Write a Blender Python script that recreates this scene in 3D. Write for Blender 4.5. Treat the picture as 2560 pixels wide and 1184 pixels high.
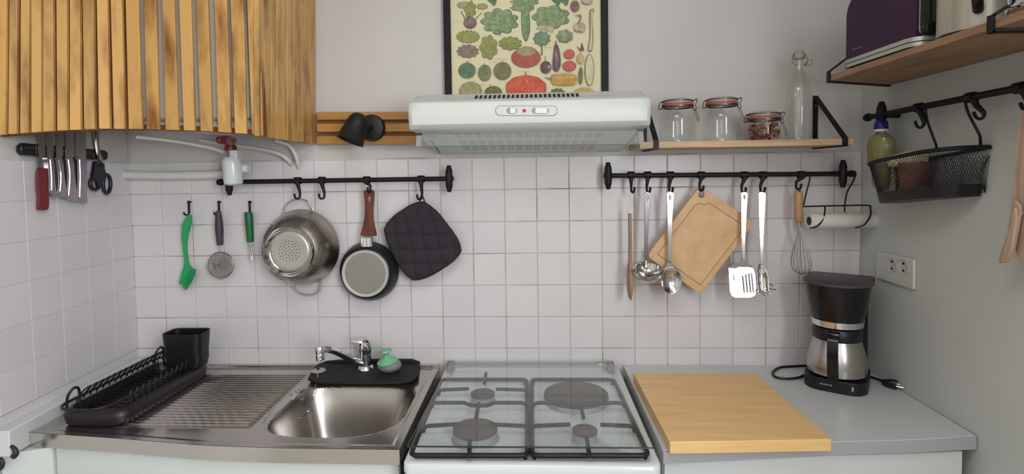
import bpy, bmesh, math, random
from mathutils import Vector, Matrix
from mathutils.geometry import tessellate_polygon, delaunay_2d_cdt, normal as poly_normal
random.seed(7)
for o in list(bpy.data.objects): bpy.data.objects.remove(o)
SC = bpy.context.scene; COL = SC.collection
# ------------------------------------------------------------------ camera
F = 1372.75; YAW, PIT, ROL = -.0446, -.0458, -.0149
PX, PY = 1272.52, 493.62; EYE = Vector((-.0099, -1.7019, 1.5126))
fw = Vector((math.sin(YAW)*math.cos(PIT), math.cos(YAW)*math.cos(PIT), math.sin(PIT)))
_r = Vector((math.cos(YAW), -math.sin(YAW), 0)); _u = _r.cross(fw)
RT = math.cos(ROL)*_r + math.sin(ROL)*_u; UPV = -math.sin(ROL)*_r + math.cos(ROL)*_u
cd = bpy.data.cameras.new('camera'); cam = bpy.data.objects.new('camera', cd); COL.objects.link(cam)
cd.sensor_fit = 'HORIZONTAL'; cd.sensor_width = 36; cd.lens = F/2560*36
cd.shift_x = (1280-PX)/2560; cd.shift_y = (PY-592)/2560; cd.clip_start = .02
cam.matrix_world = Matrix(((RT.x, UPV.x, -fw.x, EYE.x), (RT.y, UPV.y, -fw.y, EYE.y), (RT.z, UPV.z, -fw.z, EYE.z), (0, 0, 0, 1)))
SC.camera = cam
# ------------------------------------------------------------------ light
w = bpy.data.worlds.new('world'); SC.world = w; w.use_nodes = True
w.node_tree.nodes['Background'].inputs[0].default_value = (.75, .85, 1, 1)
w.node_tree.nodes['Background'].inputs[1].default_value = .3
def area(name, loc, direction, sx, sy, power, color):
    l = bpy.data.lights.new(name, 'AREA'); l.shape = 'RECTANGLE'; l.size = sx; l.size_y = sy; l.energy = power; l.color = color
    o = bpy.data.objects.new(name, l); COL.objects.link(o); o.location = loc
    o.rotation_euler = Vector(direction).to_track_quat('-Z', 'Y').to_euler(); return o
area('daylight_side_window', (.96, -2.62, 1.78), (-1, .18, -.10), 1.05, 1.15, 84, (.93, .965, 1.0))
area('rear_fill', (-.45, -3.52, 1.75), (0, 1, -.12), .9, 1.1, 5, (.98, .98, 1.0))  # added fill from behind the camera; the rear wall has no window
area('overhead_fill', (-.1, -1.5, 2.47), (0, 0, -1), .6, .6, 10, (1.0, .97, .95))  # added overhead fill to lift the level surfaces, not a real lamp
SC.view_settings.view_transform = 'Standard'; SC.view_settings.look = 'None'
SC.view_settings.gamma = 1; SC.view_settings.use_curve_mapping = False
SC.view_settings.exposure = -.42
SC.cycles.max_bounces = 8; SC.cycles.diffuse_bounces = 4; SC.cycles.glossy_bounces = 4
SC.cycles.transmission_bounces = 8; SC.cycles.transparent_max_bounces = 12
SC.cycles.caustics_reflective = False; SC.cycles.caustics_refractive = False
SC.cycles.sample_clamp_indirect = 4
# ------------------------------------------------------------------ pixel -> place helpers (each call gives its own real depth)
def ray(px, py): return fw + RT*((px-PX)/F) - UPV*((py-PY)/F)
def U(px, py, x=None, y=None, z=None):
    d = ray(px, py); k, v = (0, x) if x is not None else ((1, y) if y is not None else (2, z))
    return EYE + d*((v-EYE[k])/d[k])
LA = math.radians(4.3); NL = Vector((math.cos(LA), math.sin(LA), 0)); LP = Vector((-1.297, 0, 0)); LD = Vector((math.sin(LA), -math.cos(LA), 0))
def UL(px, py, off=0):
    d = ray(px, py); p0 = LP + NL*off; return EYE + d*(NL.dot(p0-EYE)/NL.dot(d))
def V(*a): return Vector(a)
ZC = .907                                   # worktop height
XR = .980                                   # right wall
# ------------------------------------------------------------------ materials
def lin(c): return tuple(((v/255)/12.92 if v/255 <= .04045 else ((v/255+.055)/1.055)**2.4) for v in c)+(1,)
MATS = {}
def mat(name, c, rough=.5, metal=0, c2=None, ns=8, stretch=(1, 1, 1), bump=0, bs=60, spec=.5, alpha=None, trans=0, ior=1.45, coat=0, rand=0, detail=4, lo=.35, hi=.65, aniso=0):
    if name in MATS: return MATS[name]
    m = bpy.data.materials.new(name); m.use_nodes = True; nt = m.node_tree; N = nt.nodes; L = nt.links
    b = N['Principled BSDF']; I = b.inputs
    I['Base Color'].default_value = lin(c); I['Roughness'].default_value = rough; I['Metallic'].default_value = metal
    I['Specular IOR Level'].default_value = spec; I['IOR'].default_value = ior
    if trans: I['Transmission Weight'].default_value = trans
    if coat: I['Coat Weight'].default_value = coat; I['Coat Roughness'].default_value = .08
    if aniso: I['Anisotropic'].default_value = aniso
    if c2 or bump or rand:
        tc = N.new('ShaderNodeTexCoord'); mp = N.new('ShaderNodeMapping'); mp.inputs['Scale'].default_value = stretch
        oi = N.new('ShaderNodeObjectInfo'); ad = N.new('ShaderNodeVectorMath'); ad.operation = 'ADD'
        sc = N.new('ShaderNodeVectorMath'); sc.operation = 'SCALE'; sc.inputs['Scale'].default_value = 13.7 if rand else 0
        L.new(oi.outputs['Random'], sc.inputs[0]); L.new(tc.outputs['Object'], ad.inputs[0]); L.new(sc.outputs[0], ad.inputs[1])
        L.new(ad.outputs[0], mp.inputs[0])
    if c2:
        n = N.new('ShaderNodeTexNoise'); n.inputs['Scale'].default_value = ns; n.inputs['Detail'].default_value = detail; L.new(mp.outputs[0], n.inputs[0])
        cr = N.new('ShaderNodeValToRGB'); cr.color_ramp.elements[0].position = lo; cr.color_ramp.elements[1].position = hi
        cr.color_ramp.elements[0].color = lin(c); cr.color_ramp.elements[1].color = lin(c2)
        L.new(n.outputs[0], cr.inputs[0]); out = cr.outputs[0]
        if rand:
            hv = N.new('ShaderNodeHueSaturation'); mr = N.new('ShaderNodeMapRange')
            mr.inputs['To Min'].default_value = 1-rand; mr.inputs['To Max'].default_value = 1+rand
            L.new(oi.outputs['Random'], mr.inputs[0]); L.new(mr.outputs[0], hv.inputs['Value']); L.new(out, hv.inputs['Color']); out = hv.outputs[0]
        L.new(out, I['Base Color'])
    if bump:
        n = N.new('ShaderNodeTexNoise'); n.inputs['Scale'].default_value = bs; n.inputs['Detail'].default_value = 3; L.new(mp.outputs[0], n.inputs[0])
        bp = N.new('ShaderNodeBump'); bp.inputs['Strength'].default_value = bump; bp.inputs['Distance'].default_value = .002
        L.new(n.outputs[0], bp.inputs['Height']); L.new(bp.outputs[0], I['Normal'])
    MATS[name] = m; return m
def thin_glass(name, tint, refl=.04, haze=0.0):
    m = bpy.data.materials.new(name); m.use_nodes = True; nt = m.node_tree; N = nt.nodes; L = nt.links
    N.remove(N['Principled BSDF']); out = N['Material Output']
    t = N.new('ShaderNodeBsdfTransparent'); t.inputs[0].default_value = tint
    g = N.new('ShaderNodeBsdfGlossy'); g.inputs['Roughness'].default_value = .02; g.inputs[0].default_value = (1, 1, 1, 1)
    fr = N.new('ShaderNodeLayerWeight'); fr.inputs[0].default_value = .5; mx = N.new('ShaderNodeMixShader')
    pw = N.new('ShaderNodeMath'); pw.operation = 'POWER'; pw.inputs[1].default_value = 3.5; L.new(fr.outputs['Facing'], pw.inputs[0])
    ma = N.new('ShaderNodeMath'); ma.operation = 'MULTIPLY_ADD'; ma.inputs[1].default_value = .4; ma.inputs[2].default_value = refl; L.new(pw.outputs[0], ma.inputs[0])
    L.new(ma.outputs[0], mx.inputs[0]); L.new(t.outputs[0], mx.inputs[1]); L.new(g.outputs[0], mx.inputs[2])
    last = mx
    if haze:
        d = N.new('ShaderNodeBsdfDiffuse'); d.inputs[0].default_value = (.6, .66, .65, 1); m2 = N.new('ShaderNodeMixShader'); m2.inputs[0].default_value = haze
        L.new(mx.outputs[0], m2.inputs[1]); L.new(d.outputs[0], m2.inputs[2]); last = m2
    L.new(last.outputs[0], out.inputs[0]); MATS[name] = m; return m
plaster = mat('white_plaster', (204, 200, 197), .9, c2=(198, 194, 190), ns=3, bump=.15, bs=120)
plaster_r = mat('right_wall_plaster', (196, 198, 194), .9, c2=(190, 192, 188), ns=3, bump=.15, bs=120)
tilem = mat('glazed_tile', (217, 212, 212), .3, c2=(212, 207, 208), ns=5, rand=.012, bump=.03, bs=9)
groutm = mat('grout', (200, 195, 192), .95, c2=(134, 126, 120), ns=6, lo=.5, hi=.68)
groutl = mat('grout_pale', (200, 199, 198), .95)
white = mat('white_enamel', (208, 213, 212), .28, coat=.3)
whitep = mat('white_plastic', (225, 226, 224), .4)
whitec = mat('cabinet_white', (206, 210, 208), .45)
pvc = mat('white_pipe', (214, 214, 208), .4)
counterm = mat('laminate_worktop', (204, 206, 205), .33, c2=(199, 202, 201), ns=220, detail=1)
counter_e = mat('laminate_edge_shaded', (166, 166, 170), .45)  # darker laminate tone: the shade on the front edge is put into the colour
steel = mat('brushed_steel', (200, 194, 188), .17, .95, c2=(186, 180, 174), ns=3)
steel_b = mat('basin_steel', (186, 182, 176), .3, 1, c2=(172, 164, 158), ns=6)
chrome = mat('chrome', (225, 225, 228), .07, 1)
steel_p = mat('polished_steel', (205, 202, 198), .13, 1)
steel_c = mat('colander_steel', (186, 182, 176), .3, 1, c2=(165, 158, 146), ns=7)
iron = mat('black_iron', (17, 15, 21), .5, c2=(22, 19, 26), ns=30, spec=.35)
blackp = mat('black_plastic', (22, 21, 24), .38)
blackm = mat('black_rubber', (24, 22, 24), .7)
rackm = mat('black_wire', (26, 20, 26), .4)
slatw = mat('varnished_pine', (196, 152, 86), .4, c2=(126, 80, 34), ns=5, stretch=(5, 5, 1.2), rand=.12, lo=.45, hi=.72, detail=5, coat=.1)
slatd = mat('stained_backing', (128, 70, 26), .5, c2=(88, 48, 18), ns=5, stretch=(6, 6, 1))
slath = mat('pine_rail', (188, 142, 80), .4, c2=(164, 114, 56), ns=2.5, stretch=(1, 9, 12), rand=.06)
slathd = mat('pine_rail_backing', (126, 82, 42), .55)  # darker brown of the board behind the level slats
bamboo = mat('bamboo', (234, 196, 140), .42, c2=(222, 178, 118), ns=3, stretch=(1.5, 22, 22), lo=.3, hi=.7)
bamboo_v = mat('bamboo_light', (216, 180, 136), .45, c2=(200, 160, 114), ns=4, stretch=(6, 3, 6), lo=.35, hi=.75)
shelfw = mat('shelf_wood', (200, 172, 140), .5, c2=(176, 142, 108), ns=3, stretch=(2, 12, 20), lo=.35, hi=.7)
shelfr = mat('shelf_wood_brown', (160, 128, 100), .5, c2=(128, 96, 74), ns=3, stretch=(12, 2, 20), lo=.35, hi=.7)
glass = thin_glass('clear_glass', (.95, .965, .955, 1), .045)
lidglass = thin_glass('lid_glass', (.97, .985, .98, 1), .025, 0)
visorglass = thin_glass('visor_glass', (.90, .935, .92, 1), .04, .10)
# ------------------------------------------------------------------ mesh builder
def inside(p, poly):
    c = False; n = len(poly)
    for i in range(n):
        a, b = poly[i], poly[i-1]
        if (a.y > p.y) != (b.y > p.y) and p.x < (b.x-a.x)*(p.y-a.y)/(b.y-a.y)+a.x: c = not c
    return c
def triangulate(loops):
    if len(loops) == 1: return tessellate_polygon(loops)
    nrm = poly_normal(loops[0]); q = nrm.rotation_difference(Vector((0, 0, 1))); L2 = [[(q @ p).to_2d() for p in l] for l in loops]
    pts = [p for l in L2 for p in l]; ed = []; k = 0
    for l in L2: ed += [(k+i, k+(i+1) % len(l)) for i in range(len(l))]; k += len(l)
    v, e, f, ov, oe, of = delaunay_2d_cdt(pts, ed, [], 0, 1e-7); out = []
    for t in f:
        c = sum((v[i] for i in t), Vector((0, 0)))/len(t)
        if inside(c, L2[0]) and not any(inside(c, h) for h in L2[1:]) and all(ov[i] for i in t): out.append(tuple(ov[i][0] for i in t))
    return out
class B:
    def __init__(s): s.v = []; s.f = []; s.m = []; s.mi = 0
    def add(s, vs, fs):
        k = len(s.v); s.v += [tuple(p) for p in vs]; s.f += [tuple(i+k for i in f) for f in fs]; s.m += [s.mi]*len(fs); return s
    def box(s, c, size, rot=None):
        c = Vector(c); hx, hy, hz = [t/2 for t in size]; vs = []
        for x in (-hx, hx):
            for y in (-hy, hy):
                for z in (-hz, hz):
                    p = Vector((x, y, z)); p = rot @ p if rot else p; vs.append(p+c)
        return s.add(vs, [(0, 1, 3, 2), (4, 6, 7, 5), (0, 4, 5, 1), (2, 3, 7, 6), (0, 2, 6, 4), (1, 5, 7, 3)])
    def span(s, a, b): a, b = Vector(a), Vector(b); return s.box((a+b)/2, [abs(t) for t in (b-a)])
    def slab(s, loops, vec):
        vec = Vector(vec); loops = [[Vector(p) for p in l] for l in loops]; allp = [p for l in loops for p in l]
        tris = triangulate(loops); n = len(allp)
        vs = allp + [p+vec for p in allp]; fs = [tuple(t) for t in tris] + [tuple(i+n for i in reversed(t)) for t in tris]
        k = 0
        for l in loops:
            m = len(l)
            for i in range(m): a, b = k+i, k+(i+1) % m; fs.append((a, b, b+n, a+n))
            k += m
        return s.add(vs, fs)
    def lathe(s, prof, o, ax, n=32, sc=None):
        o = Vector(o); ax = Vector(ax).normalized(); t = ax.orthogonal().normalized() if abs(ax.z) < .9 else Vector((1, 0, 0)); t = (t-ax*t.dot(ax)).normalized(); b = ax.cross(t); vs = []; rings = []
        for r, h in prof:
            if r < 1e-6: rings.append([len(vs)]); vs.append(o+ax*h)
            else:
                rings.append(list(range(len(vs), len(vs)+n)))
                for i in range(n):
                    a = 2*math.pi*i/n; q = (t*math.cos(a)*(sc[0] if sc else 1)+b*math.sin(a)*(sc[1] if sc else 1))*r; vs.append(o+ax*h+q)
        fs = []
        for A, C in zip(rings, rings[1:]):
            for i in range(n):
                j = (i+1) % n
                if len(A) == 1 and len(C) == 1: continue
                if len(A) == 1: fs.append((A[0], C[i], C[j]))
                elif len(C) == 1: fs.append((A[i], C[0], A[j]))
                else: fs.append((A[i], C[i], C[j], A[j]))
        return s.add(vs, fs)
    def cyl(s, a, b, r, r2=None, n=20):
        a, b = Vector(a), Vector(b); r2 = r if r2 is None else r2; h = (b-a).length
        return s.lathe([(0, 0), (r, 0), (r2, h), (0, h)], a, b-a, n)
    def tube(s, pts, r, n=8, closed=False, flat=None):
        pts = [Vector(p) for p in pts]; m = len(pts); rs = r if isinstance(r, (list, tuple)) else [r]*m; vs = []; up = None
        for i, p in enumerate(pts):
            if closed: d = pts[(i+1) % m]-pts[i-1]
            else: d = pts[min(i+1, m-1)]-pts[max(i-1, 0)]
            d.normalize()
            if up is None: up = d.orthogonal().normalized()
            up = (up-d*up.dot(d)); up = up.normalized() if up.length > 1e-6 else d.orthogonal().normalized(); sd = d.cross(up)
            for k in range(n):
                a = 2*math.pi*k/n; vs.append(p+(up*math.cos(a)+sd*math.sin(a))*rs[i])
        fs = []
        for i in range(m if closed else m-1):
            j = (i+1) % m
            for k in range(n): l = (k+1) % n; fs.append((i*n+k, i*n+l, j*n+l, j*n+k))
        if not closed: fs += [tuple(range(n))[::-1], tuple((m-1)*n+k for k in range(n))]
        return s.add(vs, fs)
    def ball(s, c, r, sc=(1, 1, 1), n=20):
        m = n//2; vs = []; fs = []; c = Vector(c)
        for i in range(m+1):
            th = math.pi*i/m
            for k in range(n): a = 2*math.pi*k/n; vs.append(c+Vector((r*sc[0]*math.sin(th)*math.cos(a), r*sc[1]*math.sin(th)*math.sin(a), r*sc[2]*math.cos(th))))
        for i in range(m):
            for k in range(n): l = (k+1) % n; fs.append((i*n+k, i*n+l, (i+1)*n+l, (i+1)*n+k))
        return s.add(vs, fs)
    def grid(s, fn, nu, nv):
        vs = [fn(i/nu, j/nv) for j in range(nv+1) for i in range(nu+1)]
        return s.add(vs, [(j*(nu+1)+i, j*(nu+1)+i+1, (j+1)*(nu+1)+i+1, (j+1)*(nu+1)+i) for j in range(nv) for i in range(nu)])
    def obj(s, name, m, parent=None, bevel=0, label=None, smooth=True, ang=38, seg=2, weld=True, solid=0):
        me = bpy.data.meshes.new(name); org = Vector(parent.get('_w', (0, 0, 0))) if parent else Vector()
        me.from_pydata([tuple(Vector(p)-org) for p in s.v], [], s.f)
        for q in (m if isinstance(m, (list, tuple)) else [m]): me.materials.append(q)
        me.polygons.foreach_set('material_index', s.m)
        bm = bmesh.new(); bm.from_mesh(me)
        if weld: bmesh.ops.remove_doubles(bm, verts=bm.verts, dist=1e-6)
        bmesh.ops.recalc_face_normals(bm, faces=bm.faces); bm.to_mesh(me); bm.free()
        if smooth: me.shade_smooth(); me.set_sharp_from_angle(angle=math.radians(ang))
        o = bpy.data.objects.new(name, me); COL.objects.link(o)
        if parent: o.parent = parent
        o['_w'] = tuple(org)
        if solid: md = o.modifiers.new('solid', 'SOLIDIFY'); md.thickness = solid; md.offset = 0
        if bevel: md = o.modifiers.new('bevel', 'BEVEL'); md.width = bevel; md.segments = seg; md.limit_method = 'ANGLE'; md.angle_limit = math.radians(40)
        if label: o['label'] = label
        return o
def thing(name, label, cat, loc, group=None):
    o = bpy.data.objects.new(name, None); COL.objects.link(o); o.location = loc; o['_w'] = tuple(loc); o.empty_display_size = .02
    o['label'] = label; o['category'] = cat
    if group: o['group'] = group
    return o
def tag(o, label, cat, group=None):
    o['label'] = label; o['category'] = cat
    if group: o['group'] = group
    return o
def struct(o): o['kind'] = 'structure'; return o
def spl(pts, k=6, closed=True):
    P = [Vector(p) for p in pts]; n = len(P); out = []
    for i in range(n if closed else n-1):
        g = (lambda j: P[j % n]) if closed else (lambda j: P[min(max(j, 0), n-1)])
        a, b, c, d = g(i-1), g(i), g(i+1), g(i+2)
        for t in range(k):
            t /= k; out.append(.5*((2*b)+(c-a)*t+(2*a-5*b+4*c-d)*t*t+(3*b-a-3*c+d)*t**3))
    if not closed: out.append(P[-1])
    return out
def lerp(tab, x):
    for (a, b), (c, d) in zip(tab, tab[1:]):
        if x <= c: return b+(d-b)*max(0, (x-a)/(c-a))
    return tab[-1][1]
def rrect(cx, cz, w, h, r, k=5):   # rounded rectangle outline, 2-D
    o = []
    for sx, sz, a0 in ((1, 1, 0), (-1, 1, 90), (-1, -1, 180), (1, -1, 270)):
        for i in range(k+1): a = math.radians(a0+90*i/k); o.append((cx+sx*(w/2-r)+r*math.cos(a), cz+sz*(h/2-r)+r*math.sin(a)))
    return o
# ================================================================== THE SETTING
wall_end = LP+LD*1.05
wb = struct(B().span((-1.45, .006, 0), (XR+.12, .12, 2.5)).obj('wall_back', plaster))
b = B(); pl = [LP, wall_end, V(-1.62, wall_end.y, 0), V(-1.62, 0, 0)]
b.slab([[p-V(0, 0, 0)-NL*.006*(i < 2) for i, p in enumerate(pl)]], (0, 0, 2.5)); wl = struct(b.obj('wall_left', plaster))
struct(B().span((-1.72, -3.7, 0), (-1.62, wall_end.y, 2.5)).obj('wall_left_rear', plaster))
struct(B().span((-1.62, -3.7, 0), (XR+.1, -3.6, 2.5)).obj('wall_rear', plaster))
b = B(); y0, y1, z0, z1 = -3.17, -2.07, 1.18, 2.38
b.span((XR, -3.6, 0), (XR+.12, y0, 2.5)).span((XR, y1, 0), (XR+.12, 0.006, 2.5)).span((XR, y0, 0), (XR+.12, y1, z0)).span((XR, y0, z1), (XR+.12, y1, 2.5))
struct(b.obj('wall_right', plaster_r))
b = B(); 
for a, c in (((XR, y0, z0), (XR+.05, y0+.05, z1)), ((XR, y1-.05, z0), (XR+.05, y1, z1)), ((XR, y0, z0), (XR+.05, y1, z0+.05)), ((XR, y0, z1-.05), (XR+.05, y1, z1))): b.span(a, c)
struct(b.obj('window_1', whitep))
struct(B().span((-1.72, -3.7, -.1), (XR+.12, .12, 0)).obj('floor', mat('floor_tile', (178, 170, 160), .4, c2=(165, 157, 147), ns=4)))
struct(B().span((-1.72, -3.7, 2.5), (XR+.12, .12, 2.6)).obj('ceiling', mat('ceiling_white', (232, 231, 228), .95)))
# grout bed and tiles
B().span((-1.297, .0025, .86), (XR, .008, 1.5625)).obj('grout_bed', groutm, wb)
def tile_mesh(wd, ht, bev=.0012, g=.0012):
    v = []
    for i, (ins, y) in enumerate(((0, .004), (0, bev), (bev, 0))):
        for x, z in ((g+ins, g+ins), (wd-g-ins, g+ins), (wd-g-ins, ht-g-ins), (g+ins, ht-g-ins)): v.append((x, y, z))
    f = [(8, 9, 10, 11)]
    for k in (0, 4):
        for i in range(4): j = (i+1) % 4; f.append((k+i, k+j, k+4+j, k+4+i))
    me = bpy.data.meshes.new('tile'); me.from_pydata(v, [], f); me.materials.append(tilem)
    bm = bmesh.new(); bm.from_mesh(me); bmesh.ops.recalc_face_normals(bm, faces=bm.faces); bm.to_mesh(me); bm.free(); return me
full = tile_mesh(.1, .1); lastc = tile_mesh(XR-.9, .1)
for i in range(-13, 10):
    for k in range(-2, 5):
        o = bpy.data.objects.new('tile', lastc if i == 9 else full); COL.objects.link(o); o.parent = wb
        o.location = (i*.1+random.uniform(-1, 1)*.0003, random.uniform(-.0004, .0004), 1.06+k*.1)
        o.rotation_euler = (random.uniform(-1, 1)*.0022, 0, random.uniform(-1, 1)*.0022)
b = B(); b.slab([[LP-NL*.005, LP+LD*1.04-NL*.005, LP+LD*1.04-NL*.0011, LP-NL*.0011]], (0, 0, .6)); b.v = [(x, y, z+.96) for x, y, z in b.v]; b.obj('grout_bed', groutl, wl)
soft = tile_mesh(.1, .1, .0005, .0008)
for i in range(10):
    for k in range(-2, 5):
        o = bpy.data.objects.new('tile', soft); COL.objects.link(o); o.parent = wl
        p = LP+LD*(i*.1+.1); o.location = (p.x, p.y, 1.06+k*.1); o.rotation_euler = (0, random.uniform(-1, 1)*.001, math.pi/2+LA+random.uniform(-1, 1)*.001)
# ledge along the left wall
b = B(); e = .52
b.slab([[LP+V(0, -.001, 0)+NL*.001, LP+LD*e+NL*.001, LP+LD*e+NL*.035, LP+V(.03, -.001, 0)]], (0, 0, .06)); b.v = [(x, y, z+.875) for x, y, z in b.v]
struct(b.obj('trim_1', mat('ledge_white', (208, 210, 208), .5), bevel=.002))
# ================================================================== STAINLESS SINK UNIT
XS0, XS1 = -1.262, -.312
FR = [(-1.30, -.455), (-1.0, -.487), (-.76, -.519), (-.58, -.528), (-.30, -.531)]
sink = thing('kitchen_sink', 'stainless steel kitchen sink with ribbed drainboard left of the stove', 'sink', (-.79, -.28, ZC))
bx0, bx1, by0, by1 = -.684, -.352, -.462, -.150
def basin_in(x, y):   # <1 inside
    cx, cy = (bx0+bx1)/2, (by0+by1)/2
    # left wall of the bowl leans like in the photograph
    u = abs(x-cx)/((bx1-bx0)/2); v = abs(y-cy)/((by1-by0)/2); p = 4.2 if y > cy else 3.0
    return (u**p+v**p)**(1/p)
def sink_z(x, y):
    z = 0
    t = basin_in(x, y)
    if t < 1.06:
        k = max(0, min(1, (1.05-t)/.42)); k = k*k*(3-2*k); z -= .155*k
        z -= .003
    else:
        # drainer ribs
        if -1.045 < x < -.70 and -.43 < y < -.075:
            e = min(1, (x+1.045)/.006, (-.70-x)/.02, (y+.43)/.01, (-.075-y)/.01); z += .0030*max(0, e)**.5*math.sin((y+.43)*2*math.pi/.0165)
    # sunk field with a raised rim
    fy = lerp(FR, x); rim = min(y-fy, -y, XS1-x)
    z += -.003 if rim > .024 else (-.003*max(0, (rim-.016)/.008) if rim > .016 else 0)
    if -y < .018: z += .004
    return z
NU, NV = 260, 200
b = B(); bb = B(); pts = {}
def spt(i, j):
    x = XS0+(XS1-XS0)*i/NU; f = lerp(FR, x); y = -.002+(f+.002)*j/NV; return x, y, ZC+sink_z(x, y)
allv = [spt(i, j) for j in range(NV+1) for i in range(NU+1)]; fi, fo = [], []
for j in range(NV):
    for i in range(NU):
        q = (j*(NU+1)+i, j*(NU+1)+i+1, (j+1)*(NU+1)+i+1, (j+1)*(NU+1)+i)
        c = [sum(allv[k][t] for k in q)/4 for t in (0, 1)]
        (fi if basin_in(*c) < 1.0 else fo).append(q)
def sub(fs):
    bq = B(); idx = {}
    for q in fs:
        for k in q:
            if k not in idx: idx[k] = len(bq.v); bq.v.append(allv[k])
        bq.f.append(tuple(idx[k] for k in q)); bq.m.append(0)
    return bq
sub(fo).obj('drainboard', steel, sink, ang=60, weld=False); sub(fi).obj('basin', steel_b, sink, ang=80, weld=False)
fl = [V(x, lerp(FR, x), 0) for x in [XS0+(XS1-XS0)*i/24 for i in range(25)]]
b = B().slab([[p+V(0, -.001, ZC-.034) for p in fl]+[p+V(0, .002, ZC-.034) for p in reversed(fl)]], (0, 0, .0335)); b.span((XS1-.002, -.53, ZC-.034), (XS1, -.003, ZC-.0005))
b.obj('front_edge', mat('edge_steel', (214, 212, 206), .16, .9), sink, bevel=.0015)
# overflow slots and plug chain
b = B()
for i in range(4):
    p = U(706+5.5*i, 1036-6*i, x=-.622); b.ball(U(706+5.5*i, 1036-6*i, z=ZC-.035), .0035, (.5, .8, 2.2), 8)
b.obj('overflow_slots', blackm, sink)
plug = thing('sink_plug', 'round grey sink plug on its ball chain lying on the black mat', 'plug', U(797, 926, z=ZC+.008))
pc = U(797, 926, z=ZC+.013)
B().lathe([(0, .004), (.008, .005), (.019, .003), (.021, 0), (.0, -.001)], pc, (0, 0, 1), 24).obj('disc', mat('plug_grey', (176, 174, 166), .5), plug)
B().cyl(pc+V(-.002, 0, .004), pc+V(-.002, 0, .011), .004, n=10).obj('knob', blackp, plug)
ch = spl([pc+V(-.004, -.004, .006), U(794, 940, z=ZC+.012), U(788, 968, z=ZC+.0), U(782, 995, y=-.2), U(768, 1030, y=-.24), U(745, 1049, z=ZC-.08), U(730, 1042, z=ZC-.06), U(718, 1028, z=ZC-.04)], 8, False)
B().tube(ch, .0014, 6).obj('chain', steel_p, plug)
# black mat
mt = thing('draining_mat', 'black rubber mat draped behind the basin under the tap', 'mat', U(915, 935, z=ZC+.004))
top = [(775, 938), (790, 915), (815, 902), (850, 899), (900, 898), (950, 897), (1000, 897), (1030, 897), (1050, 904)]
bot = [(770, 948), (790, 955), (815, 957), (850, 958), (900, 959), (950, 959), (1000, 957), (1030, 952), (1046, 938)]
def matp(u, v):
    k = u*8; tx = lerp([(i, p[0]) for i, p in enumerate(top)], k); ty = lerp([(i, p[1]) for i, p in enumerate(top)], k)
    qx = lerp([(i, p[0]) for i, p in enumerate(bot)], k); qy = lerp([(i, p[1]) for i, p in enumerate(bot)], k)
    px, py = tx+(qx-tx)*v, ty+(qy-ty)*v; p = U(px, py, z=ZC+.009)
    if p.y > -.012: p = U(px, py, y=-.012)
    return p
B().grid(matp, 64, 24).obj('sheet', blackm, mt, solid=.006)
# tap
tp = thing('kitchen_tap', 'chrome single-lever kitchen tap with long spout at the back of the sink', 'tap', U(915, 922, z=ZC+.01))
o = V(*tp.location); o.z = ZC+.012
B().lathe([(0, 0), (.025, 0), (.024, .006), (.0185, .012), (.017, .045), (.0185, .056), (.021, .061), (.021, .066), (.0, .067)], o, (0, 0, 1), 28).obj('body', chrome, tp)
B().lathe([(0, .067), (.0205, .067), (.0215, .075), (.020, .085), (.012, .091), (0, .092)], o, (.0, .0, 1), 28).obj('lever_cap', chrome, tp)
hp = o+V(0, 0, .083); B().slab([spl([hp+V(.012, .01, 0), hp+V(.008, -.013, 0), hp+V(-.025, -.03, 0.003), hp+V(-.034, -.032, .004), hp+V(-.034, -.02, .004), hp+V(-.012, .008, 0)], 4)], (0, 0, .007)).obj('lever', chrome, tp, bevel=.002)
sp = spl([o+V(-.005, -.008, .02), U(880, 898, y=-.09), U(845, 880, y=-.14), U(822, 873, y=-.17), U(803, 873, y=-.185)], 8, False)
B().tube(sp, [.0115-.003*i/(len(sp)-1) for i in range(len(sp))], 16).obj('spout', chrome, tp)
q = U(800, 870, y=-.188); B().lathe([(0, .006), (.010, .006), (.0125, 0), (.0125, -.014), (.0115, -.015), (.0122, -.017), (.0115, -.034), (.0, -.034)], q, (0, 0, 1), 24).obj('aerator', chrome, tp)
# scourer
sq = thing('dish_scourer', 'steel wool scourer with a pale green grip on the black mat', 'scourer', U(975, 932, z=ZC+.012))
c = U(974, 918, y=-.085); c.z = ZC+.030
B().ball(c, .036, (1, .85, .60), 24).obj('steel_wool', mat('steel_wool', (166, 170, 168), .55, .4, c2=(120, 124, 122), ns=260, bump=1, bs=500), sq)
gm = mat('mint_plastic', (150, 226, 172), .3, c2=(140, 218, 162), ns=20, trans=.35)
B().lathe([(.030, .0), (.031, .005), (.024, .012), (.011, .019), (.008, .024), (.010, .029), (.018, .035), (.017, .041), (0, .044)], c+V(-.004, -.006, .009), (-.12, -.05, 1), 28).obj('grip', gm, sq)
# ================================================================== STOVE
ov = thing('gas_stove', 'white freestanding gas stove with closed glass lid over four burners', 'stove', (-.02, -.3, 0))
SX0, SX1, SY0, SY1 = -.292, .2465, -.592, -.012
def rr3(x0, x1, y0, y1, r, z, k=6): return [V(x, y, z) for x, y in rrect((x0+x1)/2, (y0+y1)/2, x1-x0, y1-y0, r, k)]
B().span((SX0+.004, SY0+.012, .02), (SX1-.004, SY1, ZC-.022)).obj('body', white, ov)
B().span((SX0+.002, SY0+.003, .72), (SX1-.002, SY0+.012, ZC-.025)).obj('control_panel', white, ov, bevel=.002)
b = B(); rings = []
for ins, z, r in ((0, ZC-.022, .02), (0, ZC-.004, .02), (.003, ZC, .018), (.016, ZC, .014), (.024, ZC-.010, .012)):
    rings.append(rr3(SX0+ins, SX1-ins, SY0+ins*1.3, SY1-ins, r, z))
n = len(rings[0]); vs = [p for r in rings for p in r]; fs = []
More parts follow.
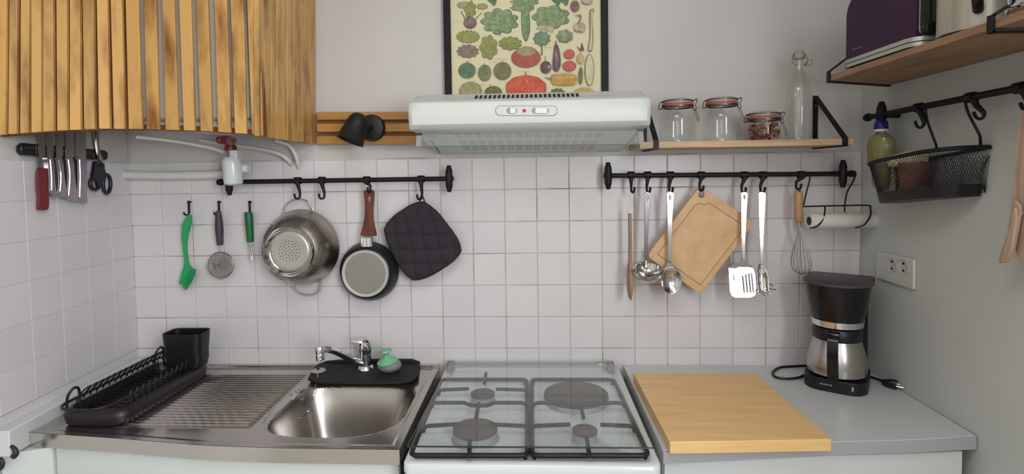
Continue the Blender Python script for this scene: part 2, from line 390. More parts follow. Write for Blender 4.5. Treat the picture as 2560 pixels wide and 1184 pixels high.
for k in range(len(rings)-1):
    for i in range(n): j = (i+1) % n; fs.append((k*n+i, k*n+j, (k+1)*n+j, (k+1)*n+i))
fs.append(tuple((len(rings)-1)*n+i for i in range(n))); b.add(vs, fs); b.obj('hob_top', white, ov, ang=50)
Zh = ZC-.010
gratem = mat('grate_iron', (26, 22, 30), .5, c2=(34, 28, 36), ns=40); capm = mat('burner_cap', (84, 76, 74), .55, c2=(78, 70, 68), ns=30); alum = mat('burner_aluminium', (158, 160, 160), .45, .3)
for nm, px, py, r, lab in (('burner', 1207, 985, .0325, 'burner'), ('burner', 1188, 1073, .052, ''), ('burner', 1462, 1077, .0285, '')):
    c = U(px, py, z=Zh+.022); c.z = Zh
    hb = B().lathe([(r*1.08, .0), (r*1.04, .003), (r*.98, .004), (r*.98, .020), (0, .020)], c, (0, 0, 1), 36).obj('burner', alum, ov)
    B().lathe([(r*.97, .019), (r*1.0, .0205), (r*1.0, .0255), (r*.93, .027), (0, .027)], c, (0, 0, 1), 36).obj('burner_cap', capm, hb)
c = U(1440, 983, z=Zh+.02); c.z = Zh
hb = B().lathe([(.0865, 0), (.086, .012), (.085, .014), (0, .014)], c, (0, 0, 1), 48).obj('hot_plate', alum, ov)
B().lathe([(.0855, .0135), (.0855, .020), (.082, .022), (0, .0215)], c, (0, 0, 1), 48).obj('plate_disc', capm, hb)
zg, zt = Zh+.012, Zh+.026
def g(px, py, z=None): return U(px, py, z=zg if z is None else z)
def frame(pp): 
    P = [g(*p) for p in pp]; out = []
    for i, p in enumerate(P):
        a, c = P[i-1], P[(i+1) % 4]; r = .018
        p1 = p+(a-p).normalized()*r; p2 = p+(c-p).normalized()*r
        for t in range(5): t /= 4; out.append((1-t)**2*p1+2*t*(1-t)*p+t*t*p2)
    return out
for gl, (fr_, fings) in enumerate((
    ([(1104, 948), (1317, 948), (1319, 1138), (1026, 1138)],
     [((1097, 974), (1172, 971), 1), ((1240, 972), (1317, 974), -1), ((1060, 1064), (1148, 1059), 1), ((1224, 1060), (1318, 1064), -1),
      ((1215, 932), (1211, 958), 0), ((1197, 1008), (1190, 1044), 0), ((1174, 1100), (1173, 1140), 0)]),
    ([(1329, 948), (1534, 948), (1622, 1138), (1330, 1138)],
     [((1330, 1064), (1425, 1060), 1), ((1501, 1061), (1585, 1064), -1), ((1452, 1015), (1459, 1043), 0), ((1467, 1095), (1474, 1140), 0)]))):
    gr = thing('pan_grate', ('left' if gl == 0 else 'right')+' black iron pan grate under the glass lid over the '+('two round gas burners' if gl == 0 else 'large hot plate'), 'grate', g(1210 if gl == 0 else 1460, 1040), 'pan grates of the stove')
    B().tube(frame(fr_), .0054, 10, True).obj('frame', gratem, gr)
    for a, c, sd in fings:
        A, C = g(*a, z=zt), g(*c, z=zt)
        if sd == 1: path = [V(A.x-.002, A.y, zg), V(A.x+.001, A.y, zt-.005), V(A.x+.008, A.y, zt), C]
        elif sd == -1: path = [A, V(C.x-.008, C.y, zt), V(C.x-.001, C.y, zt-.005), V(C.x+.002, C.y, zg)]
        else: path = [A, C]
        B().tube(path, .0048, 8).obj('finger', gratem, gr)
    # middle bar, dipping round the burner
    if gl == 0: mp_ = [(1080, 1016, 0), (1082, 1008, 1), (1092, 1006, 1), (1160, 1006, 1), (1178, 1013, 1), (1218, 1013, 1), (1235, 1006, 1), (1303, 1006, 1), (1314, 1009, 1), (1318, 1018, 0)]
    else: mp_ = [(1331, 1018, 0), (1336, 1009, 1), (1346, 1006, 1), (1400, 1007, 1), (1440, 1013, 1), (1490, 1008, 1), (1540, 1006, 1), (1556, 1008, 1), (1562, 1016, 0)]
    B().tube([g(x, y, z=zt if t else zg) for x, y, t in mp_], .0048, 8).obj('middle_bar', gratem, gr)
    for p in ((0.02, .02), (.98, .02), (.98, .98), (.02, .98)):
        A = [g(*t) for t in fr_]; q = (A[0]*(1-p[0])+A[1]*p[0])*(1-p[1])+(A[3]*(1-p[0])+A[2]*p[0])*p[1]
        B().cyl(V(q.x, q.y, Zh), q, .004, n=8).obj('foot', gratem, gr)
ZL = ZC+.026
la, lb, lc, ld = U(1116, 927, z=ZL), U(1537, 924, z=ZL), U(1633, 1121, z=ZL), U(1018, 1117, z=ZL)
la.y = lb.y = -.045
B().slab([[la, lb, lc, ld]], (0, 0, .004)).obj('glass_lid', lidglass, ov)
B().tube([ld+V(0, -.001, .002), lc+V(0, -.001, .002)], .0018, 8).obj('lid_edge', mat('dark_glass_edge', (28, 42, 46), .3), ov)
b = B(); b.tube([V(SX0+.02, -.035, ZC+.018), V(SX1-.03, -.035, ZC+.018)], .0035, 10); b.tube([V(SX0+.02, -.06, ZC+.018), V(SX1-.03, -.06, ZC+.018)], .0025, 8); b.obj('hinge_rail', mat('hinge_grey', (150, 152, 150), .4, .5), ov)
hm = mat('hinge_block', (120, 118, 116), .5)
for x in (SX0+.02, SX1-.03): B().box((x, -.045, ZC+.012), (.022, .036, .024)).obj('hinge_block', hm, ov, bevel=.002)
B().tube(spl([V(SX1-.035, -.04, ZC+.02), V(SX1-.06, -.034, ZC+.022), V(SX1-.075, -.045, ZC+.022), V(SX1-.06, -.056, ZC+.022), V(SX1-.035, -.052, ZC+.02)], 6, False), .0016, 6).obj('hinge_spring', steel_p, ov)
# ================================================================== RIGHT WORKTOP + CABINETS
RF = [(.2635, -.5265), (.40, -.512), (.645, -.484), (.84, -.470), (XR-.004, -.452)]
wt = thing('worktop', 'pale grey laminate worktop right of the stove', 'worktop', (.6, -.25, ZC-.03))
B().slab([[V(x, y+.0012, ZC-.029) for x, y in RF]+[V(XR-.001, -.002, ZC-.029), V(.2635, -.002, ZC-.029)]], (0, 0, .029)).obj('top', counterm, wt, bevel=.0015)
B().slab([[V(x, y, ZC-.030) for x, y in RF]+[V(x, y+.004, ZC-.030) for x, y in reversed(RF)]], (0, 0, .0288)).obj('shaded_edge_band', counter_e, wt)  # separate band that carries the painted shade of the worktop edge
bc = thing('base_cabinet', 'white base cabinet under the grey worktop right of the stove', 'cabinet', (.6, -.25, 0))
B().slab([[V(.268, -.50, .1), V(.645, -.455, .1), V(.948, -.425, .1), V(.948, -.01, .1), V(.268, -.01, .1)]], (0, 0, ZC-.032-.1)).obj('body', whitec, bc)
if True:
    B().slab([[V(.27, -.511, .12), V(.40, -.497, .12), V(.645, -.470, .12), V(.84, -.457, .12), V(.95, -.446, .12), V(.95, -.43, .12), V(.645, -.454, .12), V(.27, -.495, .12)]], (0, 0, ZC-.038-.12)).obj('door', whitec, bc, bevel=.0015)
bc = thing('base_cabinet', 'white base cabinet under the steel sink', 'cabinet', (-.8, -.25, 0))
cb = mat('sink_cabinet_front', (205, 212, 208), .5)
B().slab([[V(-1.168, -.44, .1), V(-.99, -.455, .1), V(-.58, -.50, .1), V(-.318, -.503, .1), V(-.318, -.01, .1), V(-1.168, -.01, .1)]], (0, 0, ZC-.20-.1)).obj('body', cb, bc)
if True:
    B().slab([[V(-1.168, -.457, .12), V(-1.0, -.474, .12), V(-.76, -.504, .12), V(-.58, -.513, .12), V(-.318, -.517, .12), V(-.318, -.50, .12), V(-.58, -.497, .12), V(-1.168, -.441, .12)]], (0, 0, ZC-.036-.12)).obj('door', cb, bc, bevel=.0015)
sp_ = B().slab([[V(-1.262, -.50, 0.0), V(-1.172, -.462, 0), V(-1.172, -.44, 0), V(-1.262, -.46, 0)]], (0, 0, ZC-.036)).obj('side_panel', cb); tag(sp_, 'narrow white filler panel at the far left end of the sink unit', 'panel')
B().cyl(U(69, 1130, y=-.476), U(69, 1130, y=-.466), .0018, n=10).obj('screw_hole', mat('screw_grey', (120, 120, 120), .6), sp_)
for i, (pts, lb_) in enumerate(((((18, 1113), (30, 1116), (38, 1124), (40, 1134), (34, 1140)), 'small dark hook at the lower left corner beside the sink cabinet'), (((-6, 1146), (2, 1148), (6, 1158), (2, 1168), (-6, 1170)), 'dark rounded hook cut by the left picture edge below the other hook'))):
    tag(B().tube(spl([U(x, y, y=-.512+.0*i) for x, y in pts], 4, False), [.003+.004*(k/16) for k in range(17)], 10).obj('wall_hook', mat('dark_purple_hook', (46, 34, 52), .4)), lb_, 'hook')
# big board on the worktop
ZB = ZC+.0275
cbp = [U(1583, 932, z=ZB), U(1890, 932, z=ZB), U(2079, 1097, z=ZB), U(1675, 1104, z=ZB)]
k = B().slab([[V(p.x, min(p.y, -.015), ZC+.0005) for p in cbp]], (0, 0, .027)).obj('chopping_board', bamboo, bevel=.0018)
tag(k, 'thick bamboo chopping board lying flat on the grey worktop', 'chopping board')
# ================================================================== SLATTED WALL CABINET
wc = thing('kitchen_cabinet', 'wall cabinet faced with upright varnished pine slats at the top left', 'cabinet', (-.95, -.2, 1.62))
def cy(px): t = max(0, min(1, (330-px)/330)); return -.372-.103*t
BOT = [(-20, 341), (0, 339), (80, 333), (150, 328), (250, 323.5), (350, 324.5), (480, 328), (560, 332.5), (620, 337), (655, 341)]
SL = [(-30, 50, -30, 42), (70, 140, 60, 135), (160, 235, 155, 232), (245, 328, 245, 330), (340, 425, 340, 430), (445, 535, 452, 538), (553, 640, 552, 645), (655, 750, 668, 760), (768, 860, 787, 880), (880, 975, 905, 1000), (1000, 1110, 1025, 1137), (1148, 1250, 1170, 1275), (1292, 1395, 1320, 1430), (1428, 1530, 1465, 1560), (1565, 1665, 1600, 1700), (1712, 1815, 1740, 1850), (1840, 1950, 1875, 1975), (1972, 2068, 2010, 2100)]
def up_to(p0, p1, z): t = (z-p0.z)/(p1.z-p0.z); return p0+(p1-p0)*t
for a, c, d, e in SL:
    a, c, d, e = [t/3.2 for t in (a+3, c-3, d+3, e-3)]; yy = cy((d+e)/2)+random.uniform(-.002, .002)
    y1_, y2_ = cy(d), cy(e)
    B1, B2, T1, T2 = U(d, lerp(BOT, d)-2, y=y1_), U(e, lerp(BOT, e)-2, y=y2_), U(a, 0, y=y1_), U(c, 0, y=y2_)
    B().slab([[B1, B2, up_to(B2, T2, 2.3), up_to(B1, T1, 2.3)]], (0, .008, 0)).obj('slat', slatw, wc, bevel=.0012)
def back(pa, pc, y_off, ztop, nm, m, zb=0, th=.01):
    n = 8; lo = [U(pa+(pc-pa)*i/n, lerp(BOT, pa+(pc-pa)*i/n)-zb, y=cy(pa+(pc-pa)*i/n)) for i in range(n+1)]
    v = []
    for p in lo:
        for q in (p+V(0, y_off, 0), p+V(0, y_off+th, 0)): v.append(q)
    b = B(); vs = v+[V(q.x, q.y, ztop if ztop > 1.9 else q.z+ztop) for q in v]; k = len(v); fs = []
    for i in range(n):
        a = 2*i; fs += [(a, a+2, k+a+2, k+a), (a+1, k+a+1, k+a+3, a+3), (a, a+1, a+3, a+2), (k+a, k+a+2, k+a+3, k+a+1)]
    fs += [(0, k, k+1, 1), (k-2, k-1, 2*k-1, 2*k-2)]; return b.add(vs, fs).obj(nm, m, wc)
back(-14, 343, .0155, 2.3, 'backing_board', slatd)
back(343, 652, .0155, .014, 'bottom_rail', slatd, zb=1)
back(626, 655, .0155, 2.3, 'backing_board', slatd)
q0, q1 = U(653, 341, y=-.372), U(790, 360, y=-.004); t0, t1 = U(648, 0, y=-.372), U(786, 0, y=-.004)
SD = [(2068, 2108), (2112, 2163), (2168, 2206), (2211, 2256), (2260, 2291), (2295, 2341), (2345, 2376), (2380, 2424), (2428, 2482), (2486, 2518)]
def sideu(px, z, top):   # point on the side face seen at column px
    P, Q = (t0, t1) if top else (q0, q1); xa, xc = (648, 786) if top else (653, 790); t = max(0, min(1, (px-xa)/(xc-xa)))
    d = ray(px, 0 if top else 345); n = (Q-P).cross(V(0, 0, 1)); p = EYE+d*(n.dot(P-EYE)/n.dot(d)); p.y = min(p.y, -.004); return V(p.x, p.y, P.z+(Q.z-P.z)*t if not top else z)
nrm = (q1-q0).cross(V(0, 0, 1)).normalized()
for a, c in SD:
    a, c = a/3.2, c/3.2; pa, pb_ = sideu(a+1.8, 0, False), sideu(c+1.8, 0, False); Ta, Tb = sideu(a, t0.z, True), sideu(c, t0.z, True)
    B().slab([[pa, pb_, up_to(pb_, Tb, 2.3), up_to(pa, Ta, 2.3)]], -nrm*.012 if nrm.x > 0 else nrm*.012).obj('slat', slatw, wc, bevel=.0012)
sn = -nrm*.02 if nrm.x > 0 else nrm*.02
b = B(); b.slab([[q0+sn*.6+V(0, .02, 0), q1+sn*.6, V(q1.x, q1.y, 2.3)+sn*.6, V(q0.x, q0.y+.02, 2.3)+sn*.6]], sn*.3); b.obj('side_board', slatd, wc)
# boiler inside, seen between the door slats
wh = thing('water_heater', 'grey-white boiler behind the gaps of the pine slats in the cabinet', 'boiler', (-.85, -.17, 1.7))
hw = mat('heater_grey', (186, 178, 170), .45)
B().span((-1.0, -.350, 1.655), (-.715, -.03, 2.28)).obj('casing', hw, wh, bevel=.01)
B().span((-.975, -.33, 1.64), (-.725, -.05, 1.656)).obj('bottom_plate', whitep, wh)
struct(B().span((-1.24, -.34, 1.672), (-.995, -.006, 1.68)).obj('trim_2', whitep))
# pipes and filter under it
fl_ = thing('water_filter', 'white cylinder filter with red valve hanging below the slatted cabinet', 'filter', U(582, 420, y=-.12))
a, c = U(579, 396, y=-.12), U(585, 468, y=-.12)
B().lathe([(0, -.004), (.020, -.004), (.0235, .0), (.0255, .004), (.0265, .012), (.0265, .068), (.024, .075), (.015, .079), (0, .080)], a, c-a, 28).obj('housing', white, fl_)
B().box(U(590, 388, y=-.118), (.022, .03, .03)).obj('bracket', white, fl_, bevel=.002)
a2 = U(577, 372, y=-.12); B().cyl(a2, a+V(0, 0, .002), .011, n=16).obj('brass_fitting', mat('dull_nickel', (168, 156, 136), .35, .8), fl_)
redm = mat('dark_red_valve', (112, 32, 36), .4)
b = B(); b.lathe([(0, 0), (.0165, 0), (.0165, .012), (.011, .018), (.010, .03), (0, .03)], U(577, 376, y=-.12), (0, 0, 1), 20); b.cyl(U(580, 352, y=-.10), U(577, 352, y=-.15), .0125, n=20)
b.slab([spl([U(540, 346, y=-.148), U(546, 341, y=-.148), U(572, 340, y=-.148), U(584, 350, y=-.148), U(578, 364, y=-.148), U(560, 361, y=-.148), U(543, 357, y=-.148)], 4)], (0, .008, 0)); b.cyl(U(548, 350, y=-.146), U(548, 350, y=-.152), .0045, n=12); b.obj('valve', redm, fl_)
B().cyl(U(603, 420, y=-.10), U(622, 421, y=-.10), .017, .012, n=20).obj('side_knob', white, fl_, bevel=.003)
tag(B().tube(spl([U(300, 437, y=-.025), U(420, 438, y=-.025), U(540, 436, y=-.025), U(612, 430, y=-.025)], 6, False), .0135, 14).obj('waste_pipe', pvc), 'thick white pipe running level along the tiles left of the filter', 'pipe')
tag(B().tube(spl([U(500, 350, y=-.03), U(580, 362, y=-.03), U(650, 372, y=-.03), U(700, 385, y=-.03), U(722, 402, y=-.02), U(728, 412, y=-.002)], 6, False), .006, 10).obj('water_pipe', pvc), 'thin white pipe curving down into the tiles, the left of two', 'pipe')
tag(B().tube(spl([U(690, 352, y=-.04), U(722, 362, y=-.04), U(738, 385, y=-.03), U(744, 405, y=-.02), U(747, 420, y=-.002)], 6, False), .006, 10).obj('water_pipe', pvc), 'thin white pipe dropping into the tiles, the right of two', 'pipe')
tag(B().tube(spl([U(340, 342, y=-.2), U(430, 352, y=-.15), U(520, 368, y=-.10), U(560, 380, y=-.10)], 6, False), .005, 10).obj('water_pipe', pvc), 'thin white pipe sloping behind the red valve under the cabinet', 'pipe')
# horizontal pine slats on the wall behind the lamp
ws = thing('slatted_wall_strip', 'strip of three level pine slats on the wall behind the black lamp', 'wall panel', (-.5, -.01, 1.6))
for ya, yb in ((279.5, 299.5), (309, 329.5), (340, 361)):
    A, Bq = U(792, (ya+yb)/2, y=-.024), U(1075, (ya+yb)/2-1, y=-.024); h = (yb-ya)/2/822
    B().slab([[A-V(0, 0, h), Bq-V(0, 0, h), Bq+V(0, 0, h), A+V(0, 0, h)]], (0, .012, 0)).obj('slat', slath, ws, bevel=.001)
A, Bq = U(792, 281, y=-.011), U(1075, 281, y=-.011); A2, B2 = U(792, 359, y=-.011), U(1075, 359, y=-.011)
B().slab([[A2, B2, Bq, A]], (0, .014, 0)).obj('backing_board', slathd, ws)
# wall lamp
lp = thing('wall_lamp', 'matt black spot lamp with bell shade on the pine strip', 'lamp', U(930, 320, y=-.03))
mb = mat('matt_black', (20, 19, 21), .5)
c0 = U(931, 320, y=-.025); B().lathe([(0, 0), (.041, 0), (.041, .008), (.037, .018), (.03, .021), (0, .022)], c0, (0, -1, 0), 36).obj('wall_plate', mb, lp)
a, c = U(900, 292, y=-.115), U(875, 352, y=-.13)
B().tube([c0+V(0, -.02, 0), U(905, 315, y=-.10)], .010, 12).obj('arm', mb, lp)
ax = (c-a); L_ = ax.length
B().lathe([(0, -.010), (.012, -.009), (.022, -.003), (.028, .008), (.0315, .022), (.0395, L_), (.042, L_+.001), (.040, L_), (.030, .022), (.02, .004), (0, .0)], a, ax, 40).obj('shade', mb, lp, ang=60)
B().ball(a+ax*.55, .018, n=14).obj('bulb', mat('bulb_glass', (200, 195, 185), .2), lp)
# ================================================================== POSTER
fr = thing('framed_poster', 'framed chart of vegetables in a thin black frame above the hood', 'picture', (-.03, -.01, 1.75))
T0, T1 = U(1107, 0, y=-.018), U(1523, 0, y=-.018); D0, D1 = U(1112.5, 238, y=-.018), U(1519, 232, y=-.018)
X0, X1, ZB_, ZT_ = (T0.x+D0.x)/2, (T1.x+D1.x)/2, 1.69, 2.40
fm = mat('frame_black', (16, 13, 20), .55, spec=.3)
for a, c in (((X0, -.018, ZB_), (X0+.021, 0, ZT_)), ((X1-.021, -.018, ZB_), (X1, 0, ZT_)), ((X0, -.018, ZB_), (X1, 0, ZB_+.021)), ((X0, -.018, ZT_-.021), (X1, 0, ZT_))): B().span(a, c).obj('frame_bar', fm, fr)
B().span((X0+.015, -.008, ZB_+.01), (X1-.015, -.004, ZT_-.01)).obj('paper', mat('cream_paper', (214, 206, 166), .35, c2=(208, 199, 158), ns=4), fr)
pm = {}
def inkm(nm, c, c2, ns=70): pm[nm] = mat('ink_'+nm, c, .5, c2=c2, ns=ns, lo=.35, hi=.65, detail=3); return nm
inkm('cabbage', (108, 128, 90), (144, 160, 118)); inkm('cab_dark', (78, 104, 70), (96, 120, 84)); inkm('lime', (150, 152, 84), (120, 128, 62)); inkm('grey', (138, 126, 104), (112, 102, 84)); inkm('beet', (112, 82, 84), (140, 112, 108))
inkm('pumpkin', (186, 58, 34), (204, 96, 58), 40); inkm('turban', (168, 84, 56), (150, 66, 44), 40); inkm('turbtop', (134, 116, 70), (164, 150, 104)); inkm('teal', (76, 104, 80), (96, 126, 98)); inkm('olive', (104, 104, 66), (130, 128, 84)); inkm('melon', (108, 98, 66), (124, 114, 82)); inkm('pale', (142, 138, 92), (166, 160, 116))
inkm('dkgreen', (86, 88, 40), (108, 108, 56)); inkm('yellow', (190, 148, 66), (168, 122, 46)); inkm('egg', (72, 50, 56), (100, 72, 80)); inkm('tomato', (178, 70, 66), (192, 92, 82)); inkm('cream', (196, 180, 130), (180, 160, 112)); inkm('white', (202, 196, 160), (190, 182, 144)); inkm('line', (120, 112, 80), (100, 92, 64)); inkm('garlic', (184, 172, 146), (160, 146, 122)); inkm('melony', (196, 164, 96), (180, 146, 80)); inkm('artich', (92, 118, 92), (122, 146, 116)); inkm('chili', (150, 64, 44), (120, 50, 36))
keys = list(pm); pb2 = B(); lay = [0]
def P2(cx, cy_, d): p = U(1100+cx/4.5545, cy_/4.5545, y=-.0085); return V(p.x, -.0083-d, p.z)
def ink(nm, loop, d=None):
    lay[0] += 1; d = (d if d is not None else .00003*lay[0]); pb2.mi = keys.index(nm); pb2.slab([[P2(x, y, d) for x, y in loop]], (0, .0002, 0))
def ell(cx, cy_, rx, ry, n=28, lob=0, amp=0, ph=0): return [(cx+rx*(1+amp*abs(math.sin(lob*a/2+ph))-amp/2)*math.cos(a), cy_+ry*(1+amp*abs(math.sin(lob*a/2+ph))-amp/2)*math.sin(a)) for a in [2*math.pi*i/n for i in range(n)]]
def ribs(nm, cx, cy_, rx, ry, k, w_=4):
    for i in range(k):
        t = -1+2*(i+.5)/k; pts = [(cx+rx*t*math.sin(math.pi*s/8)*.98, cy_-ry*math.cos(math.pi*s/8)*.92) for s in range(9)]
        ink(nm, [(x-w_/2, y) for x, y in pts]+[(x+w_/2, y) for x, y in reversed(pts)])
def veg(nm, nd, cx, cy_, rx, ry, k=0, **kw):
    ink(nd, ell(cx, cy_, rx, ry, **kw)); ink(nm, ell(cx-rx*.03, cy_-ry*.03, rx*.93, ry*.93, **kw))
    if k: ribs(nd, cx, cy_, rx, ry, k)
def stem(nm, x, y, h, w_=8): ink(nm, [(x-w_/2, y), (x-w_/3, y-h), (x+w_/2, y-h), (x+w_/2, y)])
# leafy heads
def head(cx, cy_, rx, ry, a='cabbage', d='cab_dark', lob=9):
    veg(a, d, cx, cy_, rx, ry, n=72, lob=lob, amp=.22)
    for i in range(6):
        t = i*1.05+.3; veg(a, d, cx+rx*.45*math.cos(t), cy_+ry*.42*math.sin(t), rx*.42, ry*.40, n=40, lob=5, amp=.2, ph=i)
    veg(a, d, cx, cy_-ry*.05, rx*.28, ry*.34)
head(680, 245, 200, 140); stem('cab_dark', 680, 410, 60, 14); head(1265, 195, 200, 125, lob=7); ink('garlic', spl([(1095, 335), (1140, 290), (1280, 300), (1280, 375), (1200, 350)], 4))
head(965, 20, 150, 55); head(940, 90, 130, 40); stem('cab_dark', 1030, 130, 60, 12)
ink('cab_dark', spl([(935, 120), (1010, 120), (1025, 240), (1020, 380), (980, 475), (940, 400), (925, 240)], 5)); ink('cabbage', spl([(943, 125), (1000, 125), (1012, 240), (1005, 375), (978, 450), (950, 390), (936, 240)], 5))
for i in range(26): ink('cab_dark', ell(945+((i*37) % 60), 150+i*10.5, 9, 6, 8))
for x, s in ((600, 1), (1330, 1), (1420, 1)): ink('cab_dark', spl([(x-55, 5), (x-10, -20), (x+45, 0), (x+20, 70), (x-15, 40)], 4))
# kohlrabi
veg('lime', 'cab_dark', 345, 110, 60, 90, n=40, lob=7, amp=.35); veg('pale', 'cab_dark', 260, 60, 60, 35, n=40, lob=7, amp=.3); veg('pale', 'cab_dark', 480, 75, 60, 32, n=40, lob=7, amp=.3)
for a, c in (((290, 220), (240, 130)), ((400, 220), (480, 145)), ((340, 210), (340, 140))): ink('beet', [(a[0]-6, a[1]), (c[0]-5, c[1]), (c[0]+5, c[1]), (a[0]+6, a[1])])
veg('beet', 'egg', 343, 262, 74, 66)
veg('lime', 'olive', 320, 420, 122, 68, n=80, lob=17, amp=.3); head(318, 585, 118, 72, 'grey', 'beet', 11); head(555, 540, 95, 128, 'lime', 'olive', 7); head(800, 495, 122, 72, 'lime', 'dkgreen', 10)
head(1160, 440, 90, 78, 'artich', 'cab_dark', 9); stem('cab_dark', 1160, 630, 120, 14); head(1420, 415, 88, 70, 'cabbage', 'cab_dark', 7)
# turban squash and pumpkin
veg('turban', 'turban', 980, 660, 168, 112); veg('turbtop', 'melon', 985, 590, 110, 55, n=40, lob=9, amp=.1); ribs('garlic', 985, 590, 90, 45, 5, 6)
veg('pumpkin', 'turban', 982, 1000, 230, 140, n=48, lob=10, amp=.04); ribs('turban', 982, 1000, 200, 130, 7, 5); stem('olive', 978, 870, 50, 12); ink('cream', [(975, 945), (1000, 900), (992, 950)])
veg('teal', 'cab_dark', 311, 805, 97, 88, 6); stem('olive', 311, 725, 25); veg('olive', 'cab_dark', 511, 832, 74, 92, 5); stem('olive', 505, 745, 22); veg('melon', 'dkgreen', 713, 810, 99, 100, 0); stem('olive', 712, 715, 24)
veg('pale', 'olive', 350, 1040, 127, 108, 6); veg('dkgreen', 'dkgreen', 610, 1050, 98, 68, 4); stem('olive', 575, 985, 22)
veg('egg', 'egg', 1205, 770, 62, 70); ink('garlic', ell(1240, 765, 16, 18, 12)); stem('olive', 1200, 700, 60, 8)
ink('egg', spl([(1318, 500), (1355, 560), (1375, 720), (1350, 805), (1325, 818), (1290, 795), (1282, 720), (1298, 560)], 5)); ink('beet', spl([(1316, 540), (1338, 620), (1345, 730), (1320, 780), (1306, 700), (1306, 600)], 5)); stem('cab_dark', 1318, 515, 45, 16)
veg('tomato', 'chili', 1470, 620, 62, 54); veg('tomato', 'chili', 1472, 755, 76, 58, 3); veg('cream', 'yellow', 1597, 672, 42, 54, 3); stem('olive', 1597, 620, 20)
ink('chili', [(1545, 520), (1600, 565), (1612, 485), (1640, 575), (1600, 590)])
ink('yellow', spl([(1270, 860), (1320, 846), (1500, 846), (1552, 870), (1556, 930), (1520, 966), (1320, 970), (1275, 950), (1262, 905)], 5)); ink('melony', spl([(1300, 875), (1500, 868), (1520, 900), (1300, 905)], 5)); ink('olive', [(1190, 880), (1275, 895), (1270, 915), (1195, 888)])
ink('dkgreen', spl([(1605, 765), (1622, 820), (1618, 920), (1598, 965), (1578, 910), (1580, 820)], 5))
ink('olive', ell(1700, 800, 52, 180)); ink('white', ell(1700, 800, 44, 170)); ink('line', spl([(1710, 120), (1745, 110), (1748, 140), (1726, 180), (1740, 400), (1728, 570), (1700, 590), (1685, 560), (1705, 400), (1702, 180)], 4)); ink('white', spl([(1715, 150), (1740, 130), (1722, 190), (1732, 400), (1720, 560), (1700, 580), (1694, 550), (1712, 400)], 4))
veg('beet', 'chili', 1535, 78, 50, 62); stem('beet', 1515, 25, 30, 6); stem('beet', 1550, 25, 30, 6); veg('garlic', 'grey', 1672, 10, 62, 48)
veg('garlic', 'grey', 1610, 320, 42, 56); veg('garlic', 'grey', 1560, 320, 38, 50); ink('grey', spl([(1550, 290), (1585, 240), (1590, 195), (1530, 185), (1600, 175), (1608, 215), (1580, 280)], 4))
veg('dkgreen', 'turbtop', 1340, 1060, 80, 50, n=40, lob=9, amp=.25); veg('melony', 'yellow', 1640, 1060, 118, 62)
for cx, cy_, l in ((700, 675, 140), (1250, 545, 130), (440, 972, 150), (960, 822, 130), (620, 712, 60), (1440, 988, 170), (1440, 828, 130), (1600, 738, 80), (200, 255, 70), (480, 1040, 60), (330, 700, 60), (1420, 480, 90)): ink('line', [(cx-l/2, cy_-1.2), (cx+l/2, cy_-1.2), (cx+l/2, cy_+1.2), (cx-l/2, cy_+1.2)])
pb2.obj('print', [pm[k] for k in keys], fr, smooth=False, weld=False)
# ================================================================== RANGE HOOD
hd = thing('range_hood', 'white range hood with glass visor above the stove', 'hood', (-.02, -.15, 1.6))
HX0, HX1 = -.332, .292
prof = [(0, 1.572), (-.285, 1.620), (-.303, 1.626), (-.313, 1.637), (-.316, 1.655), (-.314, 1.678), (-.308, 1.692), (-.296, 1.699), (-.285, 1.700), (-.225, 1.722), (-.215, 1.725), (0, 1.725)]
def hprof(x, inset=0): return [V(x, y+(.0 if y == 0 else inset), z) for y, z in prof]
b = B(); n = len(prof)
secs = []
for x, ins in ((HX0, .10), (HX0+.001, .035), (HX0+.006, .012), (HX0+.016, .003), (HX0+.035, 0)): secs.append((x, ins))
secs = secs + [(HX0+HX1-x, i) for x, i in reversed(secs)]
b = B(); vs = []
for x, ins in secs:
    for k, (y, z) in enumerate(prof):
        yy = y if y == 0 else (y+ins if 2 <= k <= 8 else y+min(ins, .01)); vs.append((x if k not in (0, 1, 10, 11, 9) else (x+(.012 if x < 0 else -.012) if k >= 9 else x+(.032 if x < 0 else -.032)), yy, z))
fs = []
for s_ in range(len(secs)-1):
    for k in range(n): j = (k+1) % n; fs.append((s_*n+k, s_*n+j, (s_+1)*n+j, (s_+1)*n+k))
fs += [tuple(range(n)), tuple((len(secs)-1)*n+k for k in reversed(range(n)))]
b.add(vs, fs).obj('body', mat('hood_white', (205, 208, 204), .4), hd, ang=32)
dark = mat('slot_dark', (38, 26, 24), .8); b = B(); sl = V(0, -.06, -.022).normalized()
for i in range(23):
    px = 1191+i*11.45+.0*i; p = U(px, 244.5, y=-.254); p.z = 1.7115
    b.box((p.x, -.2560, 1.7110), (.0068, .036, .0016), Matrix.Rotation(math.radians(20.1), 3, 'X'))
b.obj('vent_slots', dark, hd)
# control strip
def hy(z): return lerp(sorted([(zz, yy) for yy, zz in prof[1:9]]), z)
zc_ = U(1315, 275, y=-.316).z; hy0 = -.3175
def hp_(px, py, d=0): p = U(px, py, y=hy0-d); return p
def pill(x0, x1, y0_, y1_, d, th):
    r = (y1_-y0_)/2; cxs = [(x1-r, 1), (x0+r, -1)]; out = []
    for i in range(9): a = math.radians(-90+180*i/8); out.append((x1-r+r*math.cos(a), (y0_+y1_)/2+r*math.sin(a)))
    for i in range(9): a = math.radians(90+180*i/8); out.append((x0+r+r*math.cos(a), (y0_+y1_)/2+r*math.sin(a)))
    return [hp_(x, y, d) for x, y in out]
gr_ = mat('control_groove', (150, 152, 150), .5); B().slab([pill(1238, 1394, 263.5, 289, 0, 0)], (0, .004, 0)).obj('control_rim', gr_, hd)
cs = B().slab([pill(1240, 1392, 265.5, 287.5, .0008, 0)], (0, .004, 0)).obj('control_panel', mat('hood_white', (0, 0, 0)), hd)
